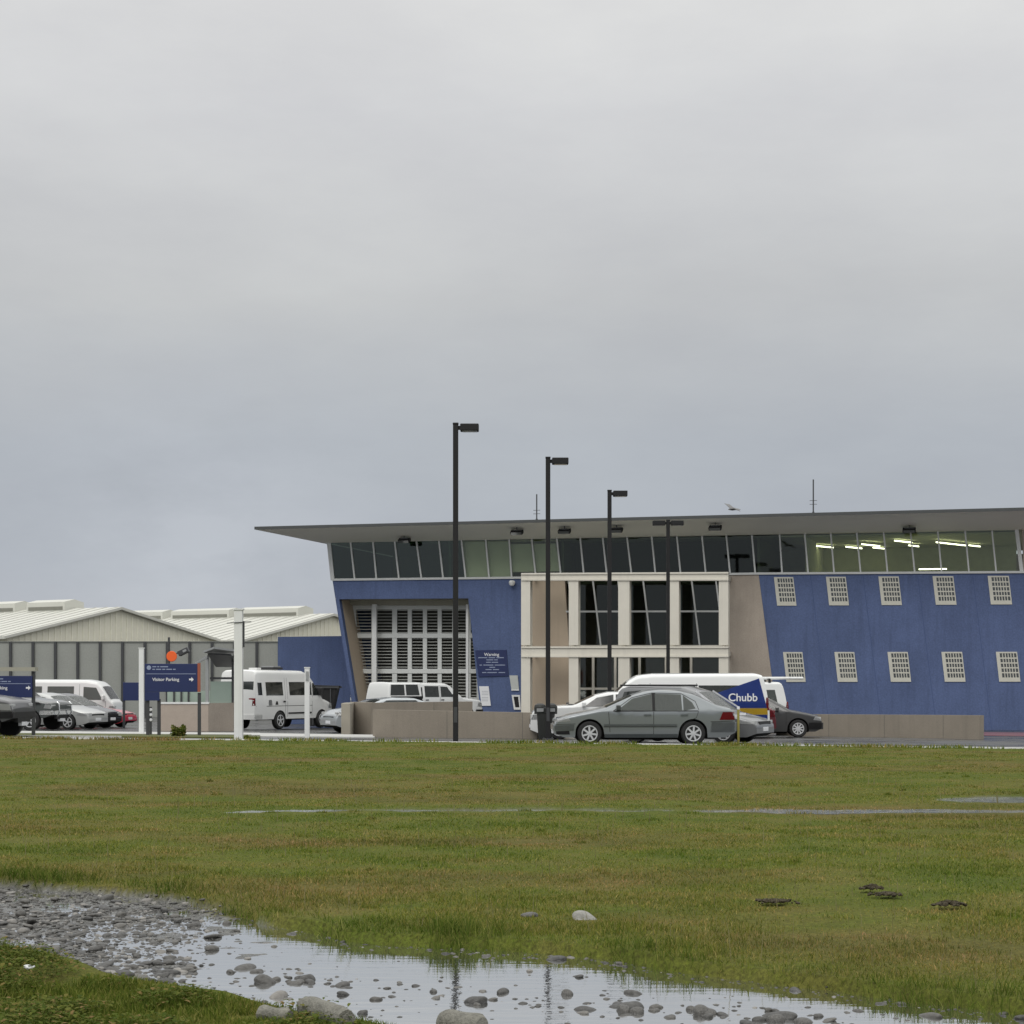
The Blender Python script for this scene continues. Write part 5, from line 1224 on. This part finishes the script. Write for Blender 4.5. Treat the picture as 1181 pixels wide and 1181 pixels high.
# broad leaves among the weeds
n = 60000; Y = np.exp(rng.uniform(np.log(7.4), np.log(12.6), n)); X = rng.uniform(-.33, .05, n)*Y
yl = np.interp(X, LX, LY); cl = fbm(X/.45, Y/.45, 61)
k = (Y < yl-.12) & (cl > -.12+.3*rng.uniform(size=n)); X, Y, cl = X[k], Y[k], cl[k]
n = len(X); a = rng.uniform(0, 6.283, n); tl = rng.uniform(-.2, .6, n); l = rng.uniform(.016, .038, n); wd = l*rng.uniform(.45, .8, n)
Z = hgt(X, Y)+np.clip((.060+.07*cl)*rng.uniform(.15, 1.15, n), .004, 1)
V = np.empty((n, 6, 3)); ca, sa = np.cos(a), np.sin(a)
for q, (t, s, dz) in enumerate(((0,0,0),(.35,.5,.08),(.75,.4,.0),(1,0,-.22),(.75,-.4,.0),(.35,-.5,.08))):
    V[:,q,0] = X+ca*l*t-sa*wd*s; V[:,q,1] = Y+sa*l*t+ca*wd*s; V[:,q,2] = Z+l*(tl*t+dz)
b = (np.arange(n)*6)[:,None]; F = np.concatenate([b+np.array([[0,1,5]]), b+np.array([[1,2,4]]), b+np.array([[1,4,5]]), b+np.array([[2,3,4]])])
tag(obj('clover', npmesh('clover', V.reshape(-1,3), F), blade_mat('weed leaves', True)), 'broad leaved weeds on the near bank', kind='stuff')
# green sprigs along the kerb and a small shrub by the sign
n = 9000; X = rng.uniform(-15.5, 13, n); D = rng.uniform(-.55, .12, n); Y = edgeY(X)+D
k = fbm(X/1.3, Y*0, 71) > -.25+.5*rng.uniform(size=n); X, Y = X[k], Y[k]
blades('verge_grass', X, Y, hgt(X, Y), .06*rng.uniform(.6, 2.0, len(X)), .02*np.ones(len(X)), gm, 'longer grass along the kerb', .6)
def shrub(px, Y0, wpx, hpx, label):
    x0 = at(px, Y0); r = empty('shrub', (x0, Y0, gz(x0, Y0)), 0, label, 'shrub'); W_, H_ = wpx*Y0/FPX/2, hpx*Y0/FPX
    bm = BM()
    for k in range(5): tube(bm, [(0,0,0),(random.uniform(-.4,.4)*W_,random.uniform(-.3,.3)*W_,H_*.7)], [.012,.004], 5)
    obj('stem', bm, mat('shrub stem', (.10,.08,.05), .9), r)
    n = 700; p = rng.normal(size=(n,3)); p /= np.linalg.norm(p, axis=1)[:,None]; p *= (rng.uniform(.25,1,n)**.5)[:,None]*(1+.35*np.sin(p[:,:1]*7+px))
    P = p*np.array([W_,W_*.8,H_*.5])+np.array([0,0,H_*.5]); a = rng.normal(size=(n,3)); a /= np.linalg.norm(a,axis=1)[:,None]; b = np.cross(a, rng.normal(size=(n,3))); b /= np.linalg.norm(b,axis=1)[:,None]
    s = .05; V = np.stack([P-a*s, P+b*s*.5, P+a*s, P-b*s*.5], 1).reshape(-1,3); F = np.arange(n*4).reshape(-1,4)
    obj('foliage', npmesh('foliage', V, F), MATS.setdefault('leaf', None) or bpy.data.materials['weed leaves'], r)
shrub(206, 57.5, 22, 13, 'small dark shrub at the foot of the parking sign')
shrub(284, 52.0, 20, 5, 'low tuft of weeds at the foot of the thick white post')
shrub(-4, 57.2, 16, 6, 'low tuft at the left edge under the grey off-road vehicle')

# ------------------------------------------------------------------ camera
cam = bpy.data.cameras.new('camera'); co = bpy.data.objects.new('camera', cam); C.objects.link(co)
co.location = (0, 0, EYE); co.rotation_euler = (R(90), 0, 0)
cam.sensor_width = 36; cam.sensor_fit = 'HORIZONTAL'; cam.lens = FPX/1181*36
cam.shift_y = (HZ-CX)/1181; cam.clip_end = 3000; cam.clip_start = .1
S.camera = co
